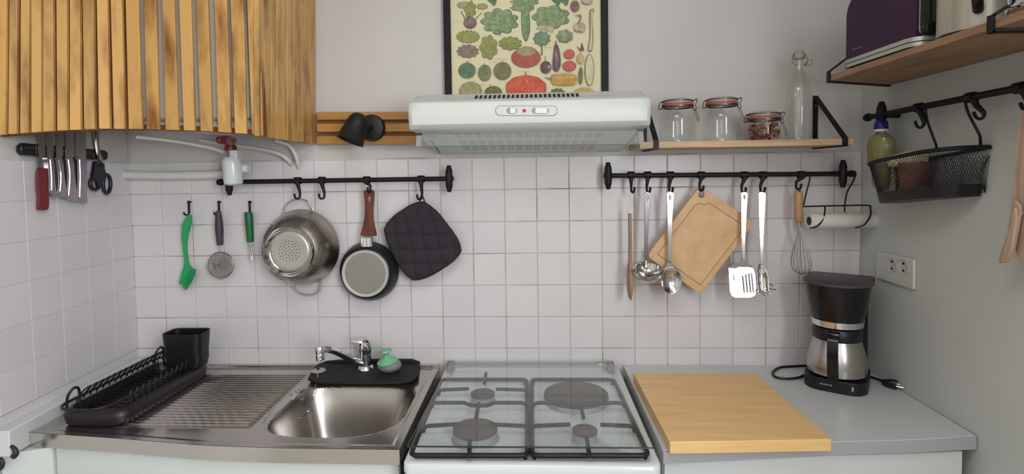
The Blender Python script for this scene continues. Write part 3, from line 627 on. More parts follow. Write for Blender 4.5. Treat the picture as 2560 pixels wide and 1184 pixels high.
for x0, x1 in ((1266, 1293), (1329, 1372)):
    B().slab([pill(x0, x1, 268, 284, .0012, 0)], (0, .003, 0)).obj('slot', gr_, hd); B().slab([[hp_(x0+9, 269, .004), hp_(x1-4, 269, .004), hp_(x1-4, 283, .004), hp_(x0+9, 283, .004)]], (0, .005, 0)).obj('slider', whitep, hd, bevel=.001)
p = hp_(1311, 276.5, .001); B().cyl(p, p+V(0, -.003, 0), .004, n=16).obj('indicator_light', mat('red_lamp', (170, 16, 30), .3), hd)
# underside panel with filter slots
def hund(px, py, off=.001):   # point on the sloping underside
    a, c = V(0, 0, 1.572), V(0, -.285, 1.620); n_ = (c-a).cross(V(1, 0, 0)); d = ray(px, py); a = a-V(0, 0, off); return EYE+d*(n_.dot(a-EYE)/n_.dot(d))
fg = mat('filter_grey', (186, 184, 178), .6); lowx = [(1163+i*21.9, 1178+i*21.9) for i in range(15)]
sx_ = lambda x, k_: 1324+(x-1324)*k_
for i in range(15):
    xa, xc = 1161+i*21.75, 1177+i*21.75
    for k1_, yy1, k2_, yy2 in ((1.0, 374.5, 1.104, 350), (1.13, 344, 1.178, 331)):
        q = [hund(sx_(xa, k2_), yy2), hund(sx_(xc, k2_), yy2), hund(sx_(xc, k1_), yy1), hund(sx_(xa, k1_), yy1)]
        B().slab([q], (0, 0, .0012)).obj('filter_slot', fg, hd)
pnl = [hund(1076, 352, .002), hund(1099, 384, .002), hund(1101, 383, .002), hund(1078, 352, .002)]; B().slab([pnl], (0, 0, .002)).obj('panel_seam', mat('seam_grey', (120, 122, 120), .6), hd)
v0, v1, v2, v3 = U(1048, 337, y=-.318), U(1601, 326, y=-.318), U(1604, 360, y=-.335), U(1046, 366, y=-.335)
B().slab([[v0, v1, v2, v3]], (0, .003, 0)).obj('glass_visor', visorglass, hd)
B().tube([v3+V(.004, -.001, 0), v2+V(-.004, -.001, 0)], .0012, 6).obj('visor_edge', mat('glass_edge_green', (96, 120, 112), .3), hd)
for a, c in ((v0, v3), (v1, v2)):
    s_ = .0065; B().slab([[a+V(-s_, -.001, 0), a+V(s_, -.001, 0), c+V(s_, -.001, 0), c+V(-s_, -.001, 0)]], (0, .006, 0)).obj('visor_bracket', mat('bracket_grey', (142, 144, 142), .4), hd)
    B().box(a+V(0, 0, .002), (.013, .012, .004)).obj('bracket_cap', blackp, hd)
B().box(U(1076, 341, y=-.29), (.026, .004, .004)).obj('rating_plate', mat('plate_grey', (88, 98, 98), .5), hd)
# ================================================================== RAILS AND HOOKS
def rail_bracket(b, x, y, z, d=1):
    b.lathe([(0, -.041), (.006, -.040), (.0075, -.034), (.0085, -.03), (.0105, -.024), (.0115, 0), (.0105, .024), (.0085, .03), (.0075, .034), (.006, .040), (0, .041)], (x, y-.003, z), (0, 0, 1), 20)
    b.cyl((x, -.001, z), (x, y, z), .008, n=16)
def rail(label, pa, pc, y, x0ext, x1ext, brs):
    r = thing('utensil_rail', label, 'rail', U(*pa, y=y)); A, C = U(*pa, y=y), U(*pc, y=y); d = (C-A).normalized()
    B().cyl(A-d*x0ext, C+d*x1ext, .0072, n=16).obj('bar', iron, r)
    for e_, s_ in ((A-d*x0ext, -1), (C+d*x1ext, 1)): B().lathe([(0, 0), (.0095, 0), (.0105, .008), (.008, .016), (0, .018)], e_, d*s_, 18).obj('end_cap', iron, r)
    for px in brs:
        p = U(px, pa[1]+(pc[1]-pa[1])*(px-pa[0])/(pc[0]-pa[0]), y=y); bq = B(); rail_bracket(bq, p.x, y, p.z); bq.obj('bracket', iron, r)
    return A, C
YR = -.05
A1, C1 = rail('black utensil rail on the tiles left of the hood, holding the colander', (560, 455), (1115, 446.5), YR, .004, .006, (574, 1123))
A2_, C2_ = rail('black utensil rail on the tiles under the wooden shelf with glass jars', (1525, 439), (2122, 434), YR, .002, .002, (1520, 2106))
def rail_hook(px, py, ex, ey, label, dirv=(-.9, -.45), ye=-.06, group=None):
    p = U(px, py, y=YR); e_ = U(ex, ey, y=ye); h = thing('rail_hook', label, 'hook', p, group)
    B().lathe([(.0074, -.010), (.0105, -.010), (.0108, 0), (.0105, .010), (.0074, .010)], p, (1, 0, -.01), 18).obj('clip', iron, h)
    dv = V(dirv[0], dirv[1], 0).normalized(); R_ = .0075
    path = [p+V(0, -.004, -.008), p+(e_-p)*.35+V(0, -.003, 0), e_+V(0, 0, .012), e_]
    cen = e_+dv*R_
    for i in range(1, 8): a = math.pi*i/7; path.append(cen-dv*R_*math.cos(a)+V(0, 0, -R_*math.sin(a)))
    path.append(path[-1]+dv*.001+V(0, 0, .008))
    B().tube(path, [.0078, .0058, .0042]+[.0034]*(len(path)-4)+[.0036], 10).obj('shank', iron, h)
    return e_, cen+V(0, 0, -R_)
rail_hook(745, 451, 750, 490, 'rail hook carrying the steel colander')
rail_hook(805, 450, 811, 490, 'empty rail hook between the colander and the frying pan')
rail_hook(917, 449, 926, 474, 'rail hook carrying the small frying pan', (-.2, -.9))
rail_hook(1053, 447, 1055, 492, 'rail hook carrying the black pot holder', (-.8, -.6))
for px, ex, lb_ in ((1577, 1578, 'rail hook carrying the edge-on wooden spatula'), (1619, 1617, 'rail hook carrying the steel ladle'), (1676, 1673, 'rail hook carrying the serving spoon'), (1753, 1749, 'rail hook carrying the small hanging bamboo board'), (1861, 1854, 'rail hook carrying the slotted turner'), (1907, 1901, 'rail hook carrying the pasta server')):
    rail_hook(px, 437, ex, 474 if px != 1753 else 470, lb_, (.45, -.9), -.058)
rail_hook(2003, 436, 1990, 466, 'rail hook carrying the wooden-handled whisk', (.5, -.85), -.058)
# small stick-on hooks
def pin_hook(px, lb_):
    h = thing('wall_hook', lb_, 'hook', U(px, 520, y=-.005)); a, c = U(px, 505, y=-.010), U(px+1, 532, y=-.008)
    b = B(); b.ball(a, .0048, n=12); b.tube([a, a+(c-a)*.6, c], .0034, 8); b.cyl(a, a+V(0, .008, 0), .0035, n=10)
    b.tube(spl([c, c+V(-.001, -.006, -.005), c+V(-.005, -.014, -.004), c+V(-.007, -.016, .004)], 4, False), .0026, 8); b.obj('hook', iron, h)
for px, lb_ in ((472, 'little black wall hook above the green dish brush'), (547, 'little black wall hook above the small strainer'), (624, 'little black wall hook above the green-handled peeler')): pin_hook(px, lb_)
# ------------------------------------------------------------------ crop helpers
def cr(ox, oy, s): return lambda x, y, d: U(ox+x/s, oy+y/s, y=d)
c3 = cr(380, 380, 2.819); c1 = cr(1540, 440, 3.7); c4 = cr(640, 460, 3.946)
def flat(fn, pts, d, th, k=4, holes=()): return [spl([fn(x, y, d) for x, y in pts], k)]+[spl([fn(x, y, d) for x, y in h], k) for h in holes]
grn = mat('green_plastic', (36, 158, 92), .35)
t = thing('dish_brush', 'bright green plastic dish brush hanging left of the strainer', 'brush', c3(240, 700, -.03))
B().slab(flat(c3, [(242, 455), (262, 440), (268, 470), (262, 520), (243, 590), (236, 660), (240, 720), (250, 780), (262, 825), (240, 830), (222, 815), (226, 760), (218, 690), (209, 620), (207, 560), (216, 500)], -.034, .01), (0, .011, 0)).obj('handle', grn, t, bevel=.0025)
B().slab(flat(c3, [(222, 812), (205, 860), (191, 925), (215, 932), (240, 912), (262, 880), (270, 850), (260, 820), (240, 805)], -.038, .01), (0, .02, 0)).obj('head', grn, t, bevel=.003)
b = B(); 
for i in range(9):
    for j in range(3):
        a = i/8; s0 = c3(262-55*a, 850+62*a, -.036+j*.007); e1 = c3(306-66*a+10*math.sin(3.14*a)+2*j, 830+136*a, -.040+j*.009); b.tube([s0, e1], [.0028, .0034], 6)
b.obj('bristles', mat('green_bristle', (30, 150, 84), .6), t)
t = thing('strainer', 'small wire-mesh tea strainer with a dark grey handle', 'strainer', c3(475, 650, -.03))
a, c = c3(468, 412, -.03), c3(480, 655, -.03); L = (c-a).length
B().lathe([(0, 0), (.0075, .001), (.008, .008), (.0108, .03), (.0122, .055), (.0112, .075), (.0090, L), (0, L)], a, c-a, 20).obj('handle', mat('charcoal_grip', (62, 56, 66), .5), t)
B().cyl(c, c3(481, 700, -.03), .0016, n=8).obj('shaft', steel_p, t)
mc = c3(486, 795, -.03); R_ = .0405
B().tube([mc+V(R_*math.cos(i*math.pi/24), 0, R_*math.sin(i*math.pi/24)) for i in range(48)], .0014, 6, True).obj('rim', mat('grey_wire', (120, 116, 112), .35, .8), t)
b = B(); b.lathe([(R_*math.cos(math.pi/2*i/14), R_*.62*math.sin(math.pi/2*i/14)) for i in range(14)]+[(0, R_*.62)], mc, (0, -.99, .1), 44); o = b.obj('mesh_bowl', mat('mesh_wire', (150, 144, 140), .4, .6), t, smooth=False)
md = o.modifiers.new('wire', 'WIREFRAME'); md.thickness = .0013; o['kind'] = 'stuff'
B().tube(spl([mc+V(-.004, 0, -R_), mc+V(-.004, 0, -R_-.005), mc+V(.004, 0, -R_-.005), mc+V(.004, 0, -R_)], 3, False), .0012, 6).obj('rest_loop', steel_p, t)
t = thing('peeler', 'vegetable peeler with a dark green handle and steel tip', 'peeler', c3(685, 560, -.03))
a, c = c3(681, 422, -.03), c3(694, 636, -.03); L = (c-a).length
B().lathe([(0, 0), (.0100, .001), (.0125, .006), (.0122, .03), (.0115, .05), (.0100, L-.002), (0, L)], a, c-a, 20).obj('handle', mat('dark_green_plastic', (14, 96, 52), .4), t)
b = B(); b.tube([c3(688, 636, -.032), c3(690, 700, -.032), c3(697, 740, -.032), c3(706, 770, -.032)], .0018, 8); b.tube([c3(701, 636, -.028), c3(704, 690, -.028), c3(708, 735, -.03), c3(707, 770, -.032)], .0018, 8); b.box(c3(698, 645, -.03), (.011, .004, .007)); b.obj('blade', steel_p, t)
# ------------------------------------------------------------------ colander
t = thing('colander', 'stainless steel colander hanging bottom outwards from the left rail', 'colander', U(755, 617, y=-.02))
o = U(756, 617, y=-.018); P = [(.112, .006), (.1165, .0), (.119, .003), (.118, .007), (.1165, .010), (.1125, .028), (.104, .052), (.092, .072), (.080, .084), (.0745, .088)]
B().lathe(P, o, (0, -1, 0), 72).obj('bowl', steel_c, t)
fo_ = [(.0745, .087), (.0745, .103), (.0728, .1055), (.0705, .103), (.0665, .094), (.0600, .090)]
B().lathe(fo_, o, (0, -1, 0), 64).obj('foot_ring', steel_p, t)
B().lathe([(.0605, .0895), (.0570, .0925), (.052, .0935), (.040, .0915), (0, .0905)], o, (0, -1, 0), 56).obj('base', mat('colander_base', (178, 178, 170), .4, .55), t)
hol = mat('hole_dark', (46, 42, 38), .6); b = B()
for rr, n_ in ((.006, 4), (.014, 9), (.0225, 14), (.031, 18)):
    for i in range(n_): a = 2*math.pi*(i+.5*(rr > .012))/n_; h = .0912+(rr/.04)*.0008; b.cyl(o+V(rr*math.cos(a), -h, rr*math.sin(a)), o+V(rr*math.cos(a), -h-.0008, rr*math.sin(a)), .0013, n=8)
def bowl_r(h): return lerp([(.010, .1165), (.028, .1125), (.052, .104), (.072, .092), (.080, .084), (.084, .080)], h)
for k in range(8):
    a0 = math.pi*k/4+math.radians(8)
    for i in range(-3, 4):
        for j in range(5):
            if abs(i)+abs(j-2) > 4: continue
            h = .052+j*.0068; r = bowl_r(h)+.0002; a = a0+i*.082+(j % 2)*.035; p = o+V(r*math.cos(a), -h, r*math.sin(a)); nn = V(math.cos(a)*.85, -.53, math.sin(a)*.85)
            b.cyl(p-nn*.001, p+nn*.0005, .0014, n=8)
q = b.obj('perforations', hol, t); q['kind'] = 'stuff'
for pts in (((708, 548), (709, 530), (718, 510), (735, 499), (750, 497), (768, 503), (780, 518), (785, 536)), ((731, 708), (738, 722), (752, 733), (770, 737), (790, 733), (801, 720), (803, 700))):
    B().tube(spl([U(x, y, y=-.022 if 0 < i < len(pts)-1 else -.020) for i, (x, y) in enumerate(pts)], 6, False), .0026, 10).obj('handle', steel_p, t)
# ------------------------------------------------------------------ frying pan
t = thing('frying_pan', 'small frying pan with wood-look handle hanging with its pale base outwards', 'pan', U(923, 677, y=-.02))
o = U(923.5, 677, y=-.018)
enam = mat('speckled_black_enamel', (26, 27, 33), .3, c2=(70, 74, 84), ns=420, lo=.62, hi=.72, detail=1)
B().lathe([(.088, .002), (.092, 0), (.0935, .002), (.0915, .010), (.084, .030), (.076, .040), (.0725, .0425), (.0718, .0425)], o, (0, -1, 0), 64).obj('pan_body', enam, t)
o2 = V(o.x, o.y, o.z); B().lathe([(.0722, .042), (.0722, .0450), (.0705, .0465), (.0645, .0465), (.0625, .0455)], o2, (0, -1, 0), 64).obj('base_ring', mat('aluminium_base', (188, 187, 178), .4, .35), t)
B().lathe([(.0630, .0452), (0, .0452)], o2, (0, -1, 0), 64).obj('base_plate', mat('base_plate_grey', (132, 130, 124), .5, .35), t)
b = B()
for k in range(1, 17):
    rr = k*.0037; n_ = int(2*math.pi*rr/.0040)
    for i in range(n_): a = 2*math.pi*i/n_+k; b.cyl(o2+V(rr*math.cos(a), -.0450, rr*math.sin(a)), o2+V(rr*math.cos(a), -.0460, rr*math.sin(a)), .0012, n=5)
q = b.obj('base_dimples', mat('dimple_grey', (190, 188, 180), .45, .3), t, smooth=False); q['kind'] = 'stuff'
B().lathe([(0, 0), (.0195, 0), (.0185, .027), (0, .027)], U(917.5, 615.5, y=-.045), (0, 0.0, 1), 28, (1, .5)).obj('collar', chrome, t)
hw_ = [(1065, 66), (1110, 60), (1153, 66), (1155, 150), (1148, 250), (1148, 350), (1160, 420), (1178, 500), (1162, 512), (1105, 515), (1045, 510), (1029, 500), (1050, 420), (1066, 340), (1074, 250), (1068, 150)]
B().slab(flat(c4, hw_, -.052, .01, holes=[[(1110, 118), (1095, 125), (1090, 150), (1110, 194), (1131, 150), (1127, 125)]]), (0, .016, 0)).obj('handle', mat('brown_wood_look', (112, 58, 34), .45, c2=(82, 38, 24), ns=9, stretch=(6, 6, 1)), t, bevel=.003)
# ------------------------------------------------------------------ pot holder
t = thing('pot_holder', 'quilted black square pot holder hanging by its corner from the left rail', 'pot holder', U(1055, 600, y=-.04))
cs_ = [U(1061, 487, y=-.042), U(1173, 630, y=-.042), U(1029, 718, y=-.042), U(946, 567, y=-.042)]
def ph(u, v):
    a, c = 2*u-1, 2*v-1; k = .6; x = a*math.sqrt(1-abs(c)**3*k*.5); y_ = c*math.sqrt(1-abs(a)**3*k*.5); r = .84; f = 1
    uu, vv = (x+1)/2, (y_+1)/2; p = (cs_[0]*(1-uu)+cs_[1]*uu)*(1-vv)+(cs_[3]*(1-uu)+cs_[2]*uu)*vv
    s1 = (uu*1.0+vv*.55)*4.3; s2 = (vv*1.0-uu*.45)*4.3
    q = (abs(math.sin(math.pi*s1))**.45)*(abs(math.sin(math.pi*s2))**.45); ed = min(1, (1-max(abs(a), abs(c)))/.06)
    return p+V(0, -.0065*q*ed-.002*ed, 0)
b = B().grid(ph, 72, 72); clothm = mat('black_cotton', (44, 39, 46), .85, bump=.3, bs=900)
b.obj('quilted_pad', clothm, t, solid=.006, ang=180)
B().tube(spl([U(1052, 512, y=-.045), U(1050, 498, y=-.05), U(1054, 488, y=-.055), U(1059, 496, y=-.052), U(1062, 508, y=-.045)], 5, False), .0022, 8).obj('hanging_loop', clothm, t)
# ================================================================== UTENSILS ON THE RIGHT RAIL
YU = -.068
t = thing('wooden_spatula', 'wooden spatula seen edge-on with a white handle end, first on the right rail', 'spatula', c1(130, 600, YU))
wdk = mat('brown_beech', (172, 138, 112), .55, c2=(142, 106, 82), ns=6, stretch=(8, 8, 1))
def edge_slab(rows, m, nm):   # rows: (crop y, centre x, half thickness, depth half width)
    b = B(); vs = []
    for y_, x_, ht, dw in rows:
        p = c1(x_, y_, YU)
        for s1, s2 in ((-1, -1), (1, -1), (1, 1), (-1, 1)): vs.append(p+V(s1*ht, s2*dw, 0))
    n_ = len(rows); fs = [(0, 1, 2, 3), tuple(4*(n_-1)+i for i in range(4))]
    for k in range(n_-1):
        for i in range(4): j = (i+1) % 4; fs.append((4*k+i, 4*k+j, 4*k+4+j, 4*k+4+i))
    return b.add(vs, fs).obj(nm, m, t, bevel=.0012)
edge_slab([(335, 127, .0042, .008), (600, 130, .0040, .009), (800, 131, .0042, .012), (860, 130, .0045, .026), (1000, 128, .0045, .030), (1070, 128, .0030, .030), (1135, 128, .001, .022)], wdk, 'blade')
b = B(); b.tube([c1(118, 340, YU), c1(120, 200, YU-.004), c1(130, 186, YU-.004), c1(142, 200, YU-.004), c1(140, 340, YU)], .0014, 8); b.box(c1(128, 336, YU), (.0095, .016, .006)); b.obj('hanging_loop', whitep, t)
t = thing('ladle', 'polished steel soup ladle on the right rail', 'ladle', c1(285, 500, YU))
B().slab(flat(c1, [(266, 190), (268, 160), (290, 143), (314, 158), (319, 190), (310, 320), (300, 500), (293, 650), (290, 790), (265, 790), (264, 650), (264, 500), (265, 320)], YU-.004, .003, holes=[[(282, 185), (290, 165), (302, 185), (298, 222), (286, 222)]]), (0, .0032, 0)).obj('handle', mat('ladle_handle_steel', (112, 104, 108), .25, 1), t, bevel=.0008)
lc_ = c1(294, 862, YU-.030); axl = V(.02, -.32, .95)
B().lathe([(.0445, .0), (.0462, .0008), (.0452, -.002), (.043, -.012), (.037, -.022), (.027, -.030), (.014, -.0345), (0, -.0355)]+[(.014, -.033), (.026, -.0285), (.0355, -.021), (.0415, -.011), (.0445, 0)], lc_, axl, 48).obj('bowl', steel_p, t)
B().tube([c1(276, 780, YU-.002), c1(280, 815, YU-.004), c1(284, 838, YU+.004)], [.0035, .0045, .006], 10).obj('neck', steel_p, t)
t = thing('serving_spoon', 'polished steel serving spoon in front of the hanging bamboo board', 'spoon', c1(500, 500, YU-.012))
B().slab(flat(c1, [(472, 190), (472, 160), (500, 143), (530, 158), (533, 190), (524, 330), (518, 500), (514, 650), (512, 795), (486, 795), (484, 650), (480, 500), (476, 330)], YU-.014, .003, holes=[[(488, 188), (498, 170), (511, 188), (507, 222), (492, 222)]]), (0, .0032, 0)).obj('handle', steel_p, t, bevel=.0008)
B().slab(flat(c1, [(487, 790), (511, 790), (530, 830), (560, 870), (440, 870), (468, 830)], YU-.014, .003), (0, .003, 0)).obj('neck', steel_p, t, bevel=.0008)
o = c1(502, 962, YU-.004); rx = .0305; rz = .0405
b = B(); prof_ = []
def spn(u, v):
    a = 2*math.pi*u; r = v; return o+V(rx*r*math.cos(a), -.012+.014*(1-(r**2.2)), rz*r*math.sin(a)+.001)
b.grid(spn, 48, 14); b.obj('bowl', steel_p, t, solid=.0014, ang=180)
# hanging board
t = thing('hanging_board', 'small bamboo cutting board with a juice groove hanging cornerwise from the right rail', 'cutting board', U(1752, 600, y=-.055))
def brd(pts, r, d):
    P = [V(x, y, 0) for x, y in pts]; out = []
    for i, p in enumerate(P):
        a, c = P[i-1], P[(i+1) % 4]; p1 = p+(a-p).normalized()*r; p2 = p+(c-p).normalized()*r
        for k in range(6): k /= 5; q_ = (1-k)**2*p1+2*k*(1-k)*p+k*k*p2; out.append(U(q_.x, q_.y, y=d))
    return out
bo = brd([(1750, 464), (1888, 556), (1751, 735), (1617, 640)], 14, -.058)
ho = [U(1754+7.5*math.cos(a*math.pi/8), 487+7.5*math.sin(a*math.pi/8), y=-.058) for a in range(16)]
B().slab([bo, ho], (0, .014, 0)).obj('board', bamboo_v, t, bevel=.0012)
gi, go_ = [(1745, 507), (1867, 559), (1746, 709), (1643, 636)], 0
g1 = [(1741, 508), (1775, 498), (1858, 562), (1750, 713), (1640, 636)]
def closed_poly(pts, w_, d):
    for i in range(len(pts)): 
        a, c = pts[i], pts[(i+1) % len(pts)]
        yield a, c
b = B()
for a, c in closed_poly([(1772, 506), (1862, 566), (1751, 712), (1644, 635), (1738, 512)], 1, 0):
    if (a, c) == ((1738, 512), (1772, 506)): 
        b.tube(spl([U(1738, 512, y=-.0575), U(1750, 508, y=-.0575), U(1762, 511, y=-.0575), U(1772, 506, y=-.0575)], 4, False), .0013, 6); continue
    b.tube([U(*a, y=-.0575), U(*c, y=-.0575)], .0013, 6)
b.obj('juice_groove', mat('groove_brown', (160, 120, 78), .6), t)
# turner
def twist(b, o): b.v = [(x, y-.134*(x-o.x)+.035*(z-o.z), z) for x, y, z in b.v]
t = thing('slotted_turner', 'bright steel slotted turner right of the hanging board', 'turner', U(1858, 600, y=YU-.012))
c5 = cr(1780, 440, 3.7)
b = B().slab(flat(c5, [(272, 190), (272, 160), (298, 146), (326, 158), (328, 190), (318, 330), (308, 500), (300, 650), (298, 760), (275, 760), (272, 650), (270, 500), (272, 330)], YU-.014, .003, holes=[[(290, 185), (298, 172), (310, 185), (306, 212), (294, 212)]]), (0, .003, 0)); twist(b, c5(299, 155, YU)); b.obj('handle', steel_p, t, bevel=.0008)
B().slab(flat(c5, [(275, 755), (298, 755), (305, 785), (345, 815), (370, 850), (160, 850), (185, 825), (255, 790)], YU-.014, .003), (0, .003, 0)).obj('neck', steel_p, t, bevel=.0008)
sl = [[(195, 905), (205, 905), (205, 965), (195, 965)]]+[[(x-2, y0_), (x+13, y0_-3), (x+19, 1066), (x+4, 1070)] for x, y0_ in ((272, 918), (300, 905), (328, 895), (352, 892))]
T0_ = [[c5(x, y_, YU-.015-.0000*x) for x, y_ in l] for l in [[(158, 850), (180, 842), (340, 840), (375, 850), (388, 900), (392, 1060), (370, 1095), (330, 1110), (200, 1113), (172, 1100), (158, 1060)]]+sl]
b = B().slab(T0_, (0, .0014, 0)); ctr = c5(275, 980, YU-.015)
ztop_ = c5(275, 840, YU-.015).z; b.v = [(x, y_+(-.11*(x-ctr.x)+.163*(z-ztop_))/.98, z) for x, y_, z in b.v]
b.obj('blade', steel_p, t, smooth=False)
# pasta server
t = thing('pasta_server', 'steel pasta server with teeth turned sideways, last steel tool on the right rail', 'pasta server', U(1903, 600, y=YU-.012))
b = B().slab(flat(c5, [(435, 190), (435, 160), (462, 146), (490, 158), (495, 190), (485, 330), (475, 500), (468, 650), (464, 800), (442, 800), (440, 650), (437, 500), (435, 330)], YU-.014, .003), (0, .003, 0)); twist(b, c5(463, 155, YU)); b.obj('handle', steel_p, t, bevel=.0008)
def pst(u, v):
    a = -1+2*u; y_ = 812+v*250; wdt = lerp([(0, 14), (.2, 40), (.5, 52), (.85, 50), (1, 44)], v)
    p = c5(448+a*wdt, y_, YU-.012); return V(p.x, p.y-.016*(a*a)*min(1, v*3)-.01*v*v, p.z)
B().grid(pst, 14, 16).obj('bowl', steel_p, t, solid=.0014, ang=180)
b = B()
for x, y_, ex, ey, dd in ((405, 1040, 418, 1080, -.035), (420, 1050, 440, 1100, -.032), (450, 1062, 485, 1106, -.03), (475, 1058, 545, 1090, -.035), (492, 1040, 590, 1050, -.045), (495, 990, 560, 1010, -.042)):
    b.tube([c5(x, y_, YU-.024), c5((x+ex)/2, (y_+ey)/2-4, YU-.03), c5(ex, ey, YU+dd)], [.0034, .003, .0018], 8)
b.obj('teeth', steel_p, t)
# whisk
t = thing('whisk', 'wire balloon whisk with a pale wooden handle beside the paper roll', 'whisk', U(1996, 560, y=-.06))
a, c = c5(800, 125, -.062), c5(800, 425, -.062); L = (c-a).length
B().lathe([(0, 0), (.008, .001), (.0115, .010), (.0125, .03), (.0115, .05), (.0125, .07), (.010, L-.004), (.007, L), (0, L)], a, c-a, 24).obj('handle', mat('pale_orange_wood', (190, 146, 110), .5, c2=(172, 126, 90), ns=6, stretch=(6, 6, 1)), t)
B().cyl(c5(808, 132, -.074), c5(808, 132, -.077), .0035, n=12).obj('hanging_hole', blackp, t)
B().cyl(c, c5(812, 475, -.062), .0065, .0055, n=16).obj('ferrule', steel_p, t)
cw = c5(812, 470, -.062); bt = c5(830, 910, -.062); H = (bt-cw); 
for i in range(8):
    an = math.pi*i/8; dv = V(math.cos(an), math.sin(an), 0); pts = []
    for k in range(33):
        s_ = k/32; ss = 1-abs(2*s_-1); sg = -1 if s_ < .5 else 1; wd = .0275*math.sin(math.pi*min(1, ss**.75*.86+.02))**.8*(1 if ss < 1 else 1); hgt = ss if ss < .9 else ss
        wd = lerp([(0, .002), (.2, .0095), (.45, .0205), (.65, .0265), (.78, .0275), (.9, .021), (.97, .010), (1, 0)], ss); pts.append(cw+H*lerp([(0, 0), (.9, .93), (1, 1)], ss)+dv*wd*sg)
    B().tube(pts, .0007, 5).obj('wire', mat('whisk_wire', (150, 140, 130), .4, .7), t)
# paper roll and its hanger
t = thing('roll_hanger', 'black wire hanger hooked on the right end of the rail holding a paper roll', 'hanger', U(2090, 515, y=-.06))
wr = .0022
for pts in ([(2010, 431, -.05), (2022, 434, -.062), (2024, 450, -.066), (2016, 480, -.07), (2009, 513, -.072)], [(2118, 431, -.05), (2138, 432, -.064), (2134, 450, -.066), (2118, 480, -.07), (2112, 512, -.072), (2112, 530, -.072)],
            [(2008, 516, -.072), (2090, 514, -.072), (2168, 513, -.072), (2176, 520, -.078), (2175, 540, -.092), (2160, 562, -.102), (2138, 569, -.09)], [(2062, 515, -.072), (2062, 530, -.085), (2056, 550, -.10), (2042, 566, -.104), (2025, 569, -.09)]):
    B().tube(spl([U(x, y_, y=d) for x, y_, d in pts], 6, False), wr, 8).obj('wire', iron, t)
t = thing('paper_roll', 'thin white paper roll with a brown core lying in the wire hanger', 'paper roll', U(2110, 549, y=-.08))
a, c = U(2021, 552, y=-.082), U(2192, 551, y=-.062)
B().lathe([(.0125, .001), (.0135, 0), (.0215, 0), (.0225, .0012), (.0225, .1955), (.0215, .197), (.0135, .197), (.0125, .196)], a, c-a, 40).obj('paper', mat('paper_white', (214, 214, 204), .8), t)
B().lathe([(.0105, .003), (.0125, .001), (.0125, .196), (.0105, .196), (.0105, .003)], a, c-a, 32).obj('core', mat('cardboard_brown', (96, 74, 54), .8), t)
# ================================================================== DISH RACK, CUTLERY CUP
dr = thing('dish_rack', 'black dish rack on its drip tray along the left wall', 'dish rack', (-1.1, -.26, ZC))
def tray_ring(ins, z, y1_=-.070): return rr3(-1.184+ins, -1.014-ins, -.432+ins, y1_-ins, .038-ins*.5, z, 6)
tb = mat('black_tray', (26, 22, 26), .42, c2=(34, 28, 32), ns=12); rings = [tray_ring(.006, ZC-.002), tray_ring(0, ZC+.004), tray_ring(-.003, ZC+.026), tray_ring(.004, ZC+.036), tray_ring(.012, ZC+.040), tray_ring(.018, ZC+.030), tray_ring(.022, ZC+.012)]
n = len(rings[0]); b = B(); vs = [p for r in rings for p in r]; fs = [tuple(range(n))]
for k in range(len(rings)-1):
    for i in range(n): j = (i+1) % n; fs.append((k*n+i, k*n+j, (k+1)*n+j, (k+1)*n+i))
fs.append(tuple((len(rings)-1)*n+i for i in range(n))); b.add(vs, fs).obj('drip_tray', tb, dr, ang=50)
zr = .962
B().tube(rr3(-1.163, -1.035, -.468, -.078, .045, zr+.002, 7), .0032, 8, True).obj('top_ring', rackm, dr)
for i in range(15):
    y_ = -.398+i*.0212; hh = .030
    B().tube(spl([V(-1.035, y_, .940), V(-1.035, y_, .925), V(-1.155, y_, .925), V(-1.160, y_-.0, .932), V(-1.160, y_, zr), V(-1.142, y_+.003, zr+hh*.75), V(-1.132, y_+.010, zr+hh), V(-1.142, y_+.017, zr+hh*.75), V(-1.160, y_+.020, zr), V(-1.158, y_+.020, zr-.01)], 3, False), .0019, 6).obj('wire_loop', rackm, dr)
for y_ in (-.418, -.105):
    B().tube(spl([V(-1.160, y_-.012, .952), V(-1.156, y_-.012, zr+.018), V(-1.150, y_-.004, zr+.034), V(-1.148, y_+.008, zr+.034), V(-1.150, y_+.016, zr+.018), V(-1.150, y_+.016, .935)], 5, False), .0031, 8).obj('end_loop', rackm, dr)
for i in range(13):
    y_ = -.385+i*.0225; B().tube(spl([V(-1.045, y_, .925), V(-1.035, y_, .955), V(-1.035, y_+.008, .975), V(-1.035, y_+.016, .955), V(-1.040, y_+.016, .925)], 3, False), .0018, 6).obj('wire_loop', rackm, dr)
cp = thing('cutlery_cup', 'square black cutlery cup hooked in the far end of the dish rack', 'cutlery cup', (-1.06, -.12, .95))
b = B(); rings = [rr3(-1.112+.006*k, -.996-.008*k, -.155+.004*k, -.085-.004*k, .018, 1.052-.104*k, 5) for k in (0, 1)]; rings.append(rr3(-1.105, -1.005, -.150, -.090, .015, .955, 5)); rings = [rr3(-1.107, -1.0, -.150, -.090, .015, .965, 5), rr3(-1.109, -.999, -.152, -.088, .016, 1.050, 5), rr3(-1.113, -.995, -.156, -.084, .018, 1.052, 5), rr3(-1.108, -1.003, -.150, -.090, .018, .950, 5)]
n = len(rings[0]); vs = [p for r in rings for p in r]; fs = [tuple(range(n)), tuple(3*n+i for i in range(n))]
for k in range(3):
    for i in range(n): j = (i+1) % n; fs.append((k*n+i, k*n+j, (k+1)*n+j, (k+1)*n+i))
b.add(vs, fs).obj('cup', blackp, cp, ang=50)
